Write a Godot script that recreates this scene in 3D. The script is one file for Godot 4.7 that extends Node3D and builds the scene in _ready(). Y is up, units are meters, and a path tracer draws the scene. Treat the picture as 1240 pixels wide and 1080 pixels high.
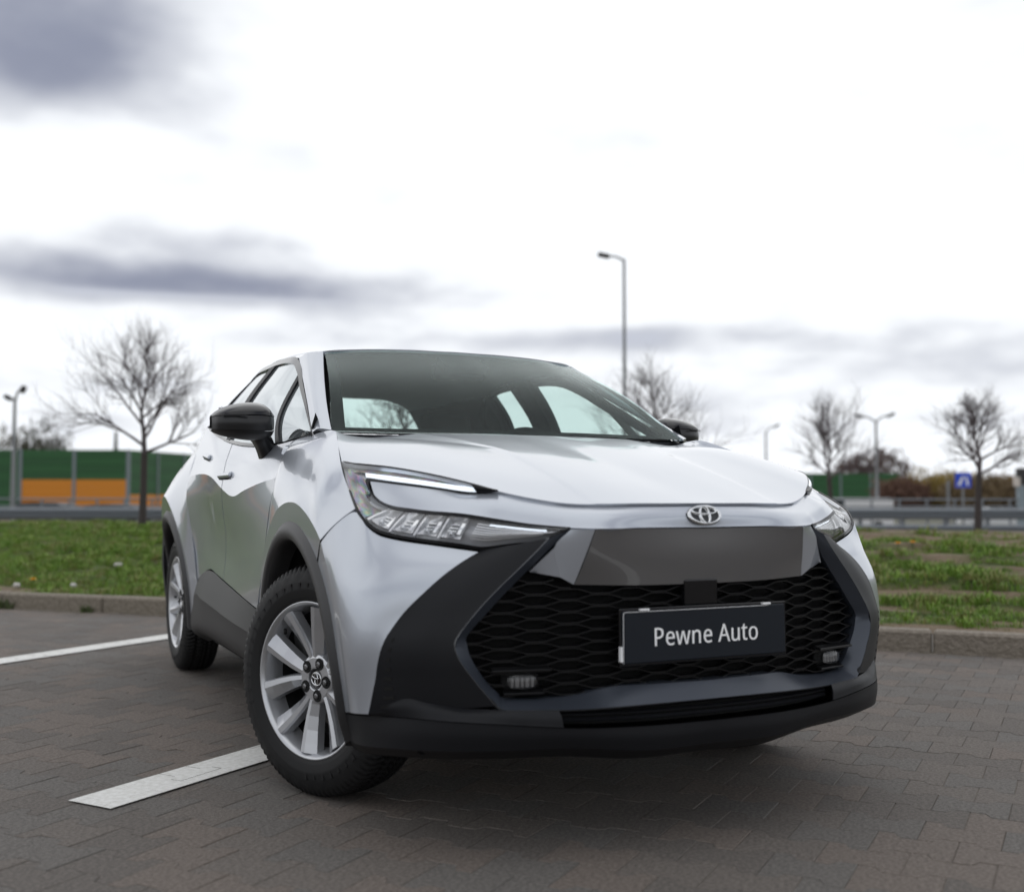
extends Node3D

func _ready() -> void:
	# ---- camera, sky, sun, exposure
	var cam := Camera3D.new()
	cam.name = "camera"
	add_child(cam)
	cam.position = Vector3(0, 0.8854, 0)
	cam.rotation_degrees = Vector3(2.6104, 0, 0.038)
	cam.fov = 43.92
	cam.near = 0.05
	cam.far = 3000.0
	var lens := CameraAttributesPhysical.new()
	lens.frustum_focal_length = 29.763
	lens.frustum_focus_distance = 3.75
	lens.frustum_near = 0.05
	lens.frustum_far = 3000.0
	lens.exposure_aperture = 1.5
	cam.attributes = lens
	var env := Environment.new()
	env.background_mode = Environment.BG_SKY
	env.sky = Sky.new()
	env.sky.sky_material = cloudy_sky()
	env.background_energy_multiplier = 1.0
	env.tonemap_mode = Environment.TONE_MAPPER_LINEAR
	env.tonemap_exposure = 1.0
	env.sdfgi_enabled = true
	env.ssao_enabled = true
	env.ssil_enabled = true
	var we := WorldEnvironment.new()
	we.name = "world"
	we.environment = env
	add_child(we)
	var sun := DirectionalLight3D.new()
	sun.name = "sun"
	sun.light_color = Color(1.0, 0.97, 0.93)
	sun.light_energy = 0.18
	sun.light_angular_distance = 130.0
	sun.shadow_enabled = true
	sun.rotation_degrees = Vector3(-62, -150, 0)
	add_child(sun)
	# ---- setting, then the car
	build_setting()
	var M := car_materials()
	var car := build_car(M)
	var C := curves()
	car_front(car, C, M)
	car_cabin(car, C, M)
	car_rear(car, C, M)
	for s in [-1, 1]:
		mirror(car, M, s)
	var steer := deg_to_rad(24.0)
	make_wheel(car, "front_wheel", Vector3(-0.742, 0.343, 0), PI + steer, 0.22, M)
	make_wheel(car, "front_wheel", Vector3(0.742, 0.343, 0), steer, 0.5, M)
	make_wheel(car, "rear_wheel", Vector3(-0.697, 0.343, -2.61), PI, 0.9, M)
	make_wheel(car, "rear_wheel", Vector3(0.697, 0.343, -2.61), 0, 0.3, M)
	car.position = Vector3(0.13187, 0, -3.69233)
	car.rotation_degrees = Vector3(0, 25.797, 0)
	car.set_meta("label", "silver crossover car with black lower trim, parked askew on the paved bays")
	car.set_meta("category", "car")

func cloudy_sky() -> PanoramaSkyMaterial:
	# an overcast sky: bright cloud sheets with greyer bands
	var w := 2048
	var h := 1024
	var im := Image.create(w, h, false, Image.FORMAT_RGBF)
	var big := FastNoiseLite.new()
	big.seed = 11
	big.noise_type = FastNoiseLite.TYPE_SIMPLEX_SMOOTH
	big.frequency = 0.9
	big.fractal_octaves = 5
	var fine := FastNoiseLite.new()
	fine.seed = 5
	fine.noise_type = FastNoiseLite.TYPE_SIMPLEX_SMOOTH
	fine.frequency = 3.0
	fine.fractal_octaves = 5
	# grey cloud bands: [azimuth, elevation, half width, half height, strength], the visible ones first; the tall faint upper-right one is added for lens vignette
	var bands := [[-22.0, 22.5, 8.0, 4.2, 0.95], [-24.0, 19.5, 5.5, 2.4, 0.35], [-13.0, 10.5, 14.0, 1.25, 0.66], [-20.0, 10.0, 9.0, 1.0, 0.35], [-22.0, 11.6, 8.0, 1.5, 0.35], [-15.5, 12.7, 5.0, 0.8, 0.30], [6.0, 8.2, 7.0, 0.75, 0.48], [18.0, 7.5, 12.0, 1.2, 0.28], [-6.0, 8.0, 16.0, 0.9, 0.26], [24.0, 6.2, 9.0, 0.8, 0.36], [25.0, 21.0, 4.5, 7.0, 0.22], [-20.0, 5.6, 9.0, 0.7, 0.26], [8.0, 5.0, 14.0, 0.8, 0.22], [22.0, 3.4, 10.0, 0.7, 0.25], [-21.0, 3.4, 10.0, 0.6, 0.2]]
	var r := RandomNumberGenerator.new()
	r.seed = 19
	for k in 70:
		var a := r.randf_range(34.0, 326.0)
		var e := r.randf_range(3.0, 62.0)
		bands.append([a, e, r.randf_range(8.0, 20.0) / cos(deg_to_rad(e)), r.randf_range(1.0, 2.5) + e * 0.10, r.randf_range(0.2, 0.6)])
	var curl := FastNoiseLite.new()
	curl.seed = 23
	curl.noise_type = FastNoiseLite.TYPE_SIMPLEX_SMOOTH
	curl.frequency = 7.0
	curl.fractal_octaves = 4
	im.fill(Color(0.16, 0.15, 0.14))
	for y in h / 2 + 8:
		var el := PI * (0.5 - (y + 0.5) / h)
		var eld := rad_to_deg(el)
		var near := []
		for b in bands:
			if absf(eld - b[1]) < 2.3 * b[3]:
				near.append(b)
		var k := 1.0 / (maxf(sin(el), 0.0) + 0.16) * 0.8
		var low := 1.0 - smoothstep(5.0, 12.0, eld)
		for x in w:
			var az := TAU * (x + 0.5) / w
			var azd := rad_to_deg(az)
			# clouds lie in sheets: look the noise up on a flattened shell
			var px := cos(el) * sin(az) * k
			var pz := -cos(el) * cos(az) * k
			var n := big.get_noise_2d(px, pz) * 0.5 + fine.get_noise_2d(px * 1.3, pz * 1.3) * 0.5 + curl.get_noise_3d(cos(el) * sin(az), sin(el) * 1.8, cos(el) * cos(az)) * 0.28
			var g := 0.0
			for b in near:
				var da: float = (fposmod(azd - b[0] + 180.0, 360.0) - 180.0) / b[2]
				if absf(da) < 2.3:
					var de: float = (eld - b[1]) / b[3]
					g += b[4] * exp(-da * da * 1.2 - de * de * 1.2)
			var dark := 0.34 * smoothstep(0.14, 0.55, g + 0.5 * n + 0.09 * low) + 0.55 * smoothstep(0.35, 1.05, g + 0.42 * n)
			im.set_pixel(x, y, Color(1.01, 1.04, 1.08).lerp(Color(0.20, 0.225, 0.325), dark))
	var sky := PanoramaSkyMaterial.new()
	sky.panorama = ImageTexture.create_from_image(im)
	return sky

# ------------------------------------------------------------------ the setting
var rng := RandomNumberGenerator.new()
var lumps := FastNoiseLite.new()
var patches := FastNoiseLite.new()

func tag(o: Node, label: String, category: String, group := "") -> Node:
	o.set_meta("label", label)
	o.set_meta("category", category)
	if group:
		o.set_meta("group", group)
	return o

func structure(o: Node) -> Node:
	o.set_meta("kind", "structure")
	return o

func thing(called: String, at: Vector3, label: String, category: String, group := "") -> Node3D:
	var o := Node3D.new()
	o.name = called
	o.position = at
	add_child(o, true)
	tag(o, label, category, group)
	return o

func kerb_depth(x: float) -> float:
	# distance from the camera plane to the foot of the kerb
	return ga([[-60.0, 27.5], [-30.0, 17.9], [-14.0, 12.35], [-4.056, 8.81], [-2.654, 8.31], [2.114, 6.456], [2.812, 6.135], [6.0, 4.7], [12.0, 1.9], [30.0, -7.0]], x)

func bank_height(x: float, d: float) -> float:
	var h := ga([[0.0, 0.09], [0.5, 0.13], [1.4, 0.27], [2.5, 0.41], [3.6, 0.51], [5.0, 0.52], [8.0, 0.47], [14.0, 0.2], [20.0, 0.0], [28.0, -0.3], [40.0, -0.9], [2000.0, -0.9]], d)
	var w := smoothstep(0.1, 0.8, d) * (1.0 - smoothstep(4.5, 9.0, d))
	h += w * (0.055 * lumps.get_noise_2d(x * 1.0, d * 1.6) + 0.03 * lumps.get_noise_2d(x * 3.3 + 40.0, d * 5.0))
	# the eroded ledges on the right-hand side
	if x > -1.0:
		var k := smoothstep(-1.0, 2.0, x)
		h += k * 0.05 * (smoothstep(0.0, 0.25, lumps.get_noise_2d(x * 0.8 + 9.0, d * 2.6)) - 0.5) * smoothstep(0.4, 1.0, d) * (1.0 - smoothstep(3.4, 4.2, d))
	return h

func soil(x: float, d: float) -> float:
	# 0 is grass, 1 bare soil
	var n := patches.get_noise_2d(x * 0.9, d * 2.4) + 0.35 * patches.get_noise_2d(x * 3.0, d * 6.0 + 30.0)
	var more := smoothstep(0.5, 3.0, x) * 0.31 - 0.24
	var edge := 0.45 * (1.0 - smoothstep(0.12, 0.4, d)) + 0.42 * smoothstep(3.4, 4.0, d)
	return smoothstep(0.0, 0.28, n + more + edge)

func build_setting() -> void:
	rng.seed = 7
	lumps.seed = 3
	lumps.frequency = 0.9
	patches.seed = 21
	patches.frequency = 1.3
	build_terrain()
	build_paving()
	build_kerb()
	build_grass()
	build_barriers()
	build_trees()
	build_far_things()
	build_small_things()

func build_terrain() -> void:
	var sh := Shape.new()
	var p := []
	var n := []
	var cols := PackedColorArray()
	var xs := []
	for i in 321:
		var t := i / 320.0
		xs.append(lerpf(-75.0, 40.0, t) if t < 0.0 else -75.0 + 115.0 * (t + 0.20 * sin(TAU * (t - 0.1))))
	xs.sort()
	var ds := []
	for j in 130:
		var t := j / 129.0
		ds.append(5.0 * t / 0.7 if t < 0.7 else 5.0 + 60.0 * pow((t - 0.7) / 0.3, 2.0))
	var H := func(x: float, d: float) -> Vector3:
		return Vector3(x, bank_height(x, d), -(kerb_depth(x) + 0.14 + d / 0.93))
	for d in ds:
		for x in xs:
			p.append(H.call(x, d))
			var e := 0.03
			var a: Vector3 = H.call(x + e, d) - H.call(x - e, d)
			var b: Vector3 = H.call(x, d + e) - H.call(x, maxf(d - e, 0.0))
			var m := a.cross(b).normalized()
			n.append(m if m.y > 0 else -m)
			var s := soil(x, d)
			var v := 0.5 + 0.5 * lumps.get_noise_2d(x * 6.0, d * 6.0)
			var green := Color(0.045, 0.075, 0.016).lerp(Color(0.085, 0.11, 0.03), v)
			var brown := Color(0.12, 0.085, 0.055).lerp(Color(0.21, 0.16, 0.105), v)
			cols.append(green.lerp(brown, s))
	sh.grid(p, n, xs.size() - 1, ds.size() - 1)
	var mesh := sh.mesh()
	var arr := mesh.surface_get_arrays(0)
	arr[Mesh.ARRAY_COLOR] = cols
	var am := ArrayMesh.new()
	am.add_surface_from_arrays(Mesh.PRIMITIVE_TRIANGLES, arr)
	var m := mat(Color.WHITE, 0.95)
	m.vertex_color_use_as_albedo = true
	m.normal_enabled = true
	m.normal_texture = noise_tex(0.03, 4, Color.BLACK, Color.WHITE, 512, 5, true, 10.0)
	m.uv1_triplanar = true
	m.uv1_world_triplanar = true
	m.uv1_scale = Vector3(1.2, 1.2, 1.2)
	var o := MeshInstance3D.new()
	o.name = "grass_bank"
	o.mesh = am
	am.surface_set_material(0, m)
	add_child(structure(o))
	sh = Shape.new()
	sh.quad_flat(Vector3(-1500, -0.93, -40), Vector3(1500, -0.93, -40), Vector3(1500, -0.93, -2500), Vector3(-1500, -0.93, -2500), Vector3.UP)
	structure(part("far_ground", sh, mat(Color(0.10, 0.10, 0.07), 0.95), self))
	# bed of sand under the paving, reaching behind the camera
	sh = Shape.new()
	var q := []
	for k in 31:
		var x := lerpf(-60, 30, k / 30.0)
		q.append(x)
	for k in 30:
		sh.quad_flat(Vector3(q[k], -0.0032, -kerb_depth(q[k]) - 0.1), Vector3(q[k + 1], -0.0032, -kerb_depth(q[k + 1]) - 0.1), Vector3(q[k + 1], -0.0032, 60), Vector3(q[k], -0.0032, 60), Vector3.UP)
	var sand := mat(Color(0.22, 0.195, 0.165), 0.95)
	sand.albedo_texture = noise_tex(0.02, 9, Color(0.62, 0.6, 0.56), Color(1, 1, 1), 256, 5)
	sand.uv1_triplanar = true
	sand.uv1_world_triplanar = true
	sand.uv1_scale = Vector3(2, 2, 2)
	structure(part("ground", sh, sand, self))

const ROW := Vector3(0.8886, 0, 0.4588)     # along the courses of blocks
const ACROSS := Vector3(0.4588, 0, -0.8886)  # away from the camera
const PITCH := 0.150
const LONG := 0.200

func block_outline(inset: float) -> Array:
	# a dumb-bell shaped paving block, narrower in the middle
	var h := PITCH / 2.0 - inset
	var l := LONG / 2.0 - inset
	var d := 0.017
	var o := []
	for k in [[-l, h + d], [-l * 0.58, h + d], [-l * 0.40, h - d], [l * 0.40, h - d], [l * 0.58, h + d], [l, h + d], [l, -h - d], [l * 0.58, -h - d], [l * 0.40, -h + d], [-l * 0.40, -h + d], [-l * 0.58, -h - d], [-l, -h - d]]:
		o.append(Vector2(k[0], k[1]))
	return o

func block_mesh() -> ArrayMesh:
	var sh := Shape.new()
	var top := block_outline(0.0027)
	var rim := block_outline(0.0008)
	var C3 := func(v: Vector2, y: float) -> Vector3:
		return ROW * v.x + ACROSS * v.y + Vector3(0, y, 0)
	var n := top.size()
	# top in three convex pieces: two ends and the waist
	for piece in [[0, 1, 2, 9, 10, 11], [2, 3, 8, 9], [3, 4, 5, 6, 7, 8]]:
		if piece.size() == 4:
			sh.face([C3.call(top[piece[0]], 0.0), C3.call(top[piece[1]], 0.0), C3.call(top[piece[2]], 0.0), C3.call(top[piece[3]], 0.0)], Vector3.UP)
		else:
			var z := []
			for k in piece:
				z.append(C3.call(top[k], 0.0))
			var mid: Vector3 = (z[0] + z[5]) / 2 if piece[0] == 0 else (z[2] + z[3]) / 2
			for k in 6:
				if (piece[0] == 0 and k != 5) or (piece[0] == 3 and k != 2):
					sh.face([mid, z[k], z[(k + 1) % 6]], Vector3.UP)
	for k in n:
		var a: Vector2 = top[k]
		var b: Vector2 = top[(k + 1) % n]
		var c: Vector2 = rim[(k + 1) % n]
		var d: Vector2 = rim[k]
		var out := ROW * (b - a).orthogonal().x + ACROSS * (b - a).orthogonal().y
		if out.dot(ROW * (a.x + b.x) + ACROSS * (a.y + b.y)) < 0 and not k in [2, 8]:
			out = -out
		sh.quad_flat(C3.call(a, 0.0), C3.call(b, 0.0), C3.call(c, -0.0022), C3.call(d, -0.0022), Vector3.UP)
		sh.quad_flat(C3.call(d, -0.0022), C3.call(c, -0.0022), C3.call(c, -0.03), C3.call(d, -0.03), out)
	return sh.mesh()

func build_paving() -> void:
	var root := Node3D.new()
	root.name = "paved_yard"
	add_child(structure(root))
	var mesh := block_mesh()
	var grain := noise_tex(0.045, 31, Color(0.66, 0.66, 0.66), Color(1, 1, 1), 512, 5)
	var relief := noise_tex(0.12, 8, Color.BLACK, Color.WHITE, 512, 4, true, 5.0)
	var tones := [Color(0.205, 0.178, 0.156), Color(0.180, 0.158, 0.140), Color(0.225, 0.187, 0.160), Color(0.192, 0.176, 0.160)]
	var ms := []
	for c in tones + [Color.WHITE]:
		var m := mat(c, 0.86)
		m.albedo_texture = grain
		m.normal_enabled = true
		m.normal_texture = relief
		m.normal_scale = 0.8
		m.uv1_triplanar = true
		m.uv1_world_triplanar = true
		m.uv1_scale = Vector3(3.1, 3.1, 3.1)
		ms.append(m)
	ms[4].vertex_color_use_as_albedo = true
	var spots := []
	for j in range(-90, 240):
		for i in range(-150, 110):
			var c := ROW * ((i + (0.5 if posmod(j, 2) else 0.0)) * LONG) + ACROSS * (j * PITCH)
			var depth := -c.z
			if depth > kerb_depth(c.x) - 0.09 or depth < -5.0 or c.x < -22 or c.x > 9:
				continue
			var seen := depth > 2.2 and absf(c.x) < depth * 0.49 + 0.2
			# hidden under the car: still laid, never counted among the nearest
			spots.append([depth if seen else depth + 100.0 if depth > 0 else 300.0, c])
	spots.sort_custom(func(a, b): return a[0] < b[0])
	var mm := MultiMesh.new()
	mm.transform_format = MultiMesh.TRANSFORM_3D
	mm.use_colors = true
	mm.mesh = mesh
	var rest := spots.size() - 300
	mm.instance_count = rest
	var wear := FastNoiseLite.new()
	wear.seed = 77
	wear.frequency = 0.35
	for k in spots.size():
		var c: Vector3 = spots[k][1]
		var lift := rng.randf_range(-0.0007, 0.0008) + 0.0012 * wear.get_noise_2d(c.x * 2.0, c.z * 2.0)
		var b := Basis(Vector3(rng.randf_range(-1, 1), 0, rng.randf_range(-1, 1)).normalized(), rng.randf_range(0, 0.007)) * Basis(Vector3.UP, rng.randf_range(-0.008, 0.008) + (PI if rng.randf() < 0.5 else 0.0))
		var t := Transform3D(b, c + Vector3(0, lift, 0))
		var pick := rng.randi_range(0, 3)
		if k < 300:
			var o := MeshInstance3D.new()
			o.name = "paving_block"
			o.mesh = mesh
			o.material_override = ms[pick]
			o.transform = t
			root.add_child(o, true)
		else:
			mm.set_instance_transform(k - 300, t)
			var v := 1.0 + 0.16 * wear.get_noise_2d(c.x, c.z) + rng.randf_range(-0.06, 0.06)
			mm.set_instance_color(k - 300, Color(tones[pick].r * v, tones[pick].g * v, tones[pick].b * v))
	var far := MultiMeshInstance3D.new()
	far.name = "paving_blocks"
	far.multimesh = mm
	far.material_override = ms[4]
	far.set_meta("kind", "stuff")
	root.add_child(far, true)
	# white bay lines: paint on the faces of the blocks it crosses
	var dir := Vector2(0.480, 0.877)      # (to the right, away)
	var nrm := Vector2(dir.y, -dir.x)
	var paint := mat(Color(0.80, 0.80, 0.78), 0.7)
	paint.albedo_texture = noise_tex(0.03, 14, Color(0.88, 0.875, 0.86), Color(1, 1, 1), 512, 6)
	paint.uv1_triplanar = true
	paint.uv1_world_triplanar = true
	paint.uv1_scale = Vector3(2.5, 2.5, 2.5)
	for line in range(-4, 2):
		var start := Vector2(-1.287, 3.247) + nrm * (2.66 * line)
		var strip := PackedVector2Array([start, start + nrm * 0.176 - dir * 0.0, start + nrm * 0.176 + dir * 6.5, start + dir * 6.5])
		var sh := Shape.new()
		for e in spots:
			var c: Vector3 = e[1]
			var g := Vector2(c.x, -c.z)
			var al := (g - start).dot(dir)
			var ac := (g - start).dot(nrm)
			if al < -0.2 or al > 6.7 or ac < -0.2 or ac > 0.4:
				continue
			var poly := PackedVector2Array()
			for v in block_outline(0.0003 + (0.0026 if posmod(int(c.x * 131.0), 4) == 0 else 0.0)):
				var w: Vector3 = c + ROW * v.x + ACROSS * v.y
				poly.append(Vector2(w.x, -w.z))
			for piece in Geometry2D.intersect_polygons(poly, strip):
				if Geometry2D.is_polygon_clockwise(piece):
					piece.reverse()
				var ix := Geometry2D.triangulate_polygon(piece)
				var s := sh.v.size()
				for q in piece:
					sh.v.append(Vector3(q.x, 0.0055, -q.y))
					sh.n.append(Vector3.UP)
					sh.t.append(q)
				for k in range(0, ix.size(), 3):
					sh.tri(s + ix[k], s + ix[k + 1], s + ix[k + 2])
		if sh.v.size():
			structure(part("bay_line", sh, paint, self))

func build_kerb() -> void:
	var root := Node3D.new()
	root.name = "kerb"
	add_child(structure(root))
	var grain := noise_tex(0.03, 41, Color(0.7, 0.69, 0.66), Color(1, 1, 1), 512, 6)
	var ms := []
	for c in [Color(0.285, 0.25, 0.205), Color(0.26, 0.23, 0.195), Color(0.30, 0.262, 0.22)]:
		var m := mat(c, 0.9)
		m.albedo_texture = grain
		m.uv1_triplanar = true
		m.uv1_world_triplanar = true
		m.uv1_scale = Vector3(1.7, 1.7, 1.7)
		m.normal_enabled = true
		m.normal_texture = noise_tex(0.1, 12, Color.BLACK, Color.WHITE, 256, 4, true, 3.0)
		ms.append(m)
	var x := 9.0
	
	# lay the stones leftwards and rightwards from the joint that shows in the photograph
	for side in [-1, 1]:
		x = 2.39
		for k in 40 if side < 0 else 8:
			var a := Vector3(x, 0, -kerb_depth(x))
			var x2: float = x + side * 0.92
			var b := Vector3(x2, 0, -kerb_depth(x2))
			var along := (b - a).normalized()
			var back := Vector3(0, 0, -1)
			var out := along.cross(Vector3.UP)
			if out.z > 0:
				out = -out
			var len := a.distance_to(b)
			var sh := Shape.new()
			sh.box(a + along * (len / 2) + out * 0.075 + Vector3(0, -0.015, 0), Vector3(0.075, 0.135 + rng.randf_range(-0.003, 0.003), len / 2 - 0.004), Basis(along.cross(Vector3.UP), Vector3.UP, -along) if side > 0 else Basis(-along.cross(Vector3.UP), Vector3.UP, along), 0.014)
			part("kerb_stone", sh, ms[rng.randi_range(0, 2)], root)
			x = x2

func tuft_mesh(seed_: int, blades: int, tall: float) -> ArrayMesh:
	var r := RandomNumberGenerator.new()
	r.seed = seed_
	var sh := Shape.new()
	for k in blades:
		var a := r.randf() * TAU
		var lean := r.randf_range(0.15, 0.9)
		var h := tall * r.randf_range(0.55, 1.0)
		var at := Vector3(r.randf_range(-0.03, 0.03), -0.01, r.randf_range(-0.03, 0.03))
		var d := Vector3(cos(a), 0, sin(a))
		var s := Vector3(-sin(a), 0, cos(a)) * r.randf_range(0.0018, 0.0038)
		var m := at + Vector3(0, h * 0.6, 0) + d * h * lean * 0.3
		var t := at + Vector3(0, h * (1.0 - lean * 0.25), 0) + d * h * lean * 0.9
		var nn := (Vector3(0, 0.8, 0) - d * 0.5).normalized()
		sh.quad_flat(at - s, at + s, m + s * 0.8, m - s * 0.8, nn)
		var st := sh.v.size()
		sh.v.append_array([m - s * 0.8, m + s * 0.8, t])
		sh.n.append_array([nn, nn, nn])
		sh.t.append_array([Vector2.ZERO, Vector2.RIGHT, Vector2.ONE])
		sh.tri(st, st + 1, st + 2)
	return sh.mesh()

func build_grass() -> void:
	var m := mat(Color.WHITE, 0.7)
	m.vertex_color_use_as_albedo = true
	m.backlight_enabled = true
	m.backlight = Color(0.35, 0.4, 0.2)
	var made := []
	for kind in 3:
		var mm := MultiMesh.new()
		mm.transform_format = MultiMesh.TRANSFORM_3D
		mm.use_colors = true
		mm.mesh = tuft_mesh(kind + 1, 9, [0.075, 0.11, 0.05][kind])
		var t := []
		var c := []
		for k in 30000:
			var far := k > 23000
			var x := (rng.randf_range(-30, -5.5) if k % 3 else rng.randf_range(6.0, 14.0)) if far else rng.randf_range(-7.0, 6.5)
			var d := rng.randf_range(0.05, 5.0 if far else 4.8)
			var s := soil(x, d)
			var lush := 0.5 + 0.5 * lumps.get_noise_2d(x * 1.7 + 80.0, d * 3.0)
			if rng.randf() < s * 0.93 or rng.randf() > 0.35 + lush:
				continue
			var size := rng.randf_range(0.5, 1.0) * (0.5 + 0.9 * lush) * (1.0 - 0.5 * s)
			var b := Basis(Vector3.UP, rng.randf() * TAU).scaled(Vector3(size * 1.3, size, size * 1.3))
			t.append(Transform3D(b, Vector3(x, bank_height(x, d), -(kerb_depth(x) + 0.14 + d / 0.93))))
			var g := Color(0.095, 0.205, 0.020).lerp(Color(0.235, 0.36, 0.04), rng.randf() * (0.4 + 0.6 * lush))
			var dry := Color(0.24, 0.19, 0.085)
			g = g.lerp(dry, (0.65 if rng.randf() < 0.16 + 0.5 * s + 0.25 * (1.0 - lush) else 0.0) + rng.randf() * 0.12)
			c.append(g)
		mm.instance_count = t.size()
		for k in t.size():
			mm.set_instance_transform(k, t[k])
			mm.set_instance_color(k, c[k])
		var o := MultiMeshInstance3D.new()
		o.name = ["short_grass", "tall_grass", "low_grass"][kind]
		o.multimesh = mm
		o.material_override = m
		o.set_meta("kind", "stuff")
		o.set_meta("label", ["green grass growing on the bank behind the kerb", "taller grass blades scattered over the bank behind the kerb", "low grass between the bare patches of the bank"][kind])
		o.set_meta("category", "grass")
		add_child(o, true)

func build_barriers() -> void:
	# ---- green noise barrier with orange fields beyond the road
	var green := mat(Color(0.020, 0.098, 0.028), 0.6)
	var green_b := mat(Color(0.017, 0.084, 0.025), 0.6)
	var orange := mat(Color(0.62, 0.22, 0.012), 0.55)
	var steel := mat(Color(0.20, 0.23, 0.25), 0.45, 0.4)
	var run := func(root: Node3D, pts: Array, orange_rows: Array) -> void:
		for k in pts.size():
			var sh := Shape.new()
			sh.box(pts[k] + Vector3(0, 1.95, 0), Vector3(0.11, 2.05, 0.09), Basis.IDENTITY, 0.01)
			part("post", sh, steel, root)
			if k + 1 < pts.size():
				var a: Vector3 = pts[k]
				var b: Vector3 = pts[k + 1]
				var al := (b - a).normalized()
				for r in 8:
					sh = Shape.new()
					sh.box((a + b) / 2 + Vector3(0, 0.25 + 0.5 * r - 0.02, 0), Vector3(0.05, 0.2495, a.distance_to(b) / 2 - 0.08), Basis(al.cross(Vector3.UP), Vector3.UP, -al), 0.02)
					part("board", sh, orange if r < orange_rows[k] else (green if (r + k) % 2 else green_b), root)
	var root := thing("noise_barrier", Vector3.ZERO, "long green noise barrier with orange lower panels on the left", "noise barrier")
	var pts := []
	var org := []
	for k in range(-16, 0):
		pts.append(Vector3(-25.7 + 3.6 * k, 0, -74))
		org.append([0, 4, 4][posmod(k, 8) - 5] if posmod(k, 8) >= 5 and k > -5 else (4 if posmod(k, 6) < 3 else 2))
	for k in org.size():
		var from_end := org.size() - k
		if from_end == 1 or from_end == 2:
			org[k] = 4
		elif from_end == 3 or from_end == 4:
			org[k] = 0
	for k in 6:
		pts.append(Vector3(-25.7 + 0.82 * k, 0, -74 - 3.5 * k))
		org.append(2)
	run.call(root, pts, org)
	root = thing("noise_barrier", Vector3.ZERO, "far green noise barrier on the right, ending before brown shrubs", "noise barrier")
	pts = []
	org = []
	for k in 10:
		pts.append(Vector3(52.0 - 4.0 * (9 - k), 0, -148))
		org.append(0)
	run.call(root, pts, org)
	# ---- guard rails
	var zinc := mat(Color(0.18, 0.20, 0.22), 0.45, 0.5)
	root = thing("guard_rail", Vector3(0, 0, 0), "grey double guard rail just behind the grass bank", "guard rail")
	for e in [["beam", 0.48], ["beam", 0.10]]:
		var sh := Shape.new()
		var prof := [[0.13, 0.0], [0.115, 0.06], [0.06, 0.07], [0.025, 0.0], [-0.025, 0.0], [-0.06, 0.07], [-0.115, 0.06], [-0.13, 0.0]]
		for k in prof.size() - 1:
			var p0 := Vector3(0, e[1] + prof[k][0], -26 + prof[k][1])
			var p1 := Vector3(0, e[1] + prof[k + 1][0], -26 + prof[k + 1][1])
			var m := Vector3(1, 0, 0).cross(p1 - p0)
			sh.quad_flat(p0 - Vector3(45, 0, 0), p0 + Vector3(70, 0, 0), p1 + Vector3(70, 0, 0), p1 - Vector3(45, 0, 0), m if m.z > 0 else -m)
		part(e[0], sh, zinc, root)
	for k in 115:
		var sh := Shape.new()
		sh.box(Vector3(-45 + k * 1.0 + 0.2, 0.02, -26.08), Vector3(0.035, 0.56, 0.05))
		part("post", sh, zinc, root)
	root = thing("railing", Vector3(0, 0, 0), "thin steel railing running behind the grey guard rail", "railing")
	for y in [0.78, 0.52, 0.26]:
		var sh := Shape.new()
		sh.tube(PackedVector3Array([Vector3(-60, y, -40), Vector3(80, y, -40)]), [0.035], 6)
		part("rail", sh, zinc, root)
	for k in 140:
		var sh := Shape.new()
		sh.box(Vector3(-60 + k * 1.0, 0.0, -40), Vector3(0.03, 0.78, 0.03))
		part("post", sh, zinc, root)

func grow(sh: Shape, at: Vector3, dir: Vector3, len: float, rad: float, level: int, spread: float) -> void:
	var n := 4 if level < 2 else 3
	var path := PackedVector3Array([at])
	var rads := [rad]
	var d := dir
	for k in n:
		d = (d + Vector3(rng.randf_range(-1, 1), rng.randf_range(-0.5, 1.1), rng.randf_range(-1, 1)) * 0.16).normalized()
		path.append(path[-1] + d * len / n)
		rads.append(rad * lerpf(1.0, 0.45, (k + 1.0) / n))
	sh.tube(path, rads, 5 if level < 2 else 3, false)
	if level >= 4:
		return
	var kids: int = [6, 6, 6, 4][level]
	for k in kids:
		var t := rng.randf_range(0.25, 1.0) if k else 1.0
		var q := on_curve(path, t * n)
		var a := rng.randf() * TAU
		var side := d.cross(Vector3(cos(a), 0.3, sin(a))).normalized()
		var nd := (d * rng.randf_range(0.7, 1.2) + side * spread * rng.randf_range(0.6, 1.2) + Vector3(0, 0.12, 0)).normalized()
		grow(sh, q, nd, len * rng.randf_range(0.5, 0.78), rad * lerpf(0.58, 0.38, t), level + 1, spread)

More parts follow.
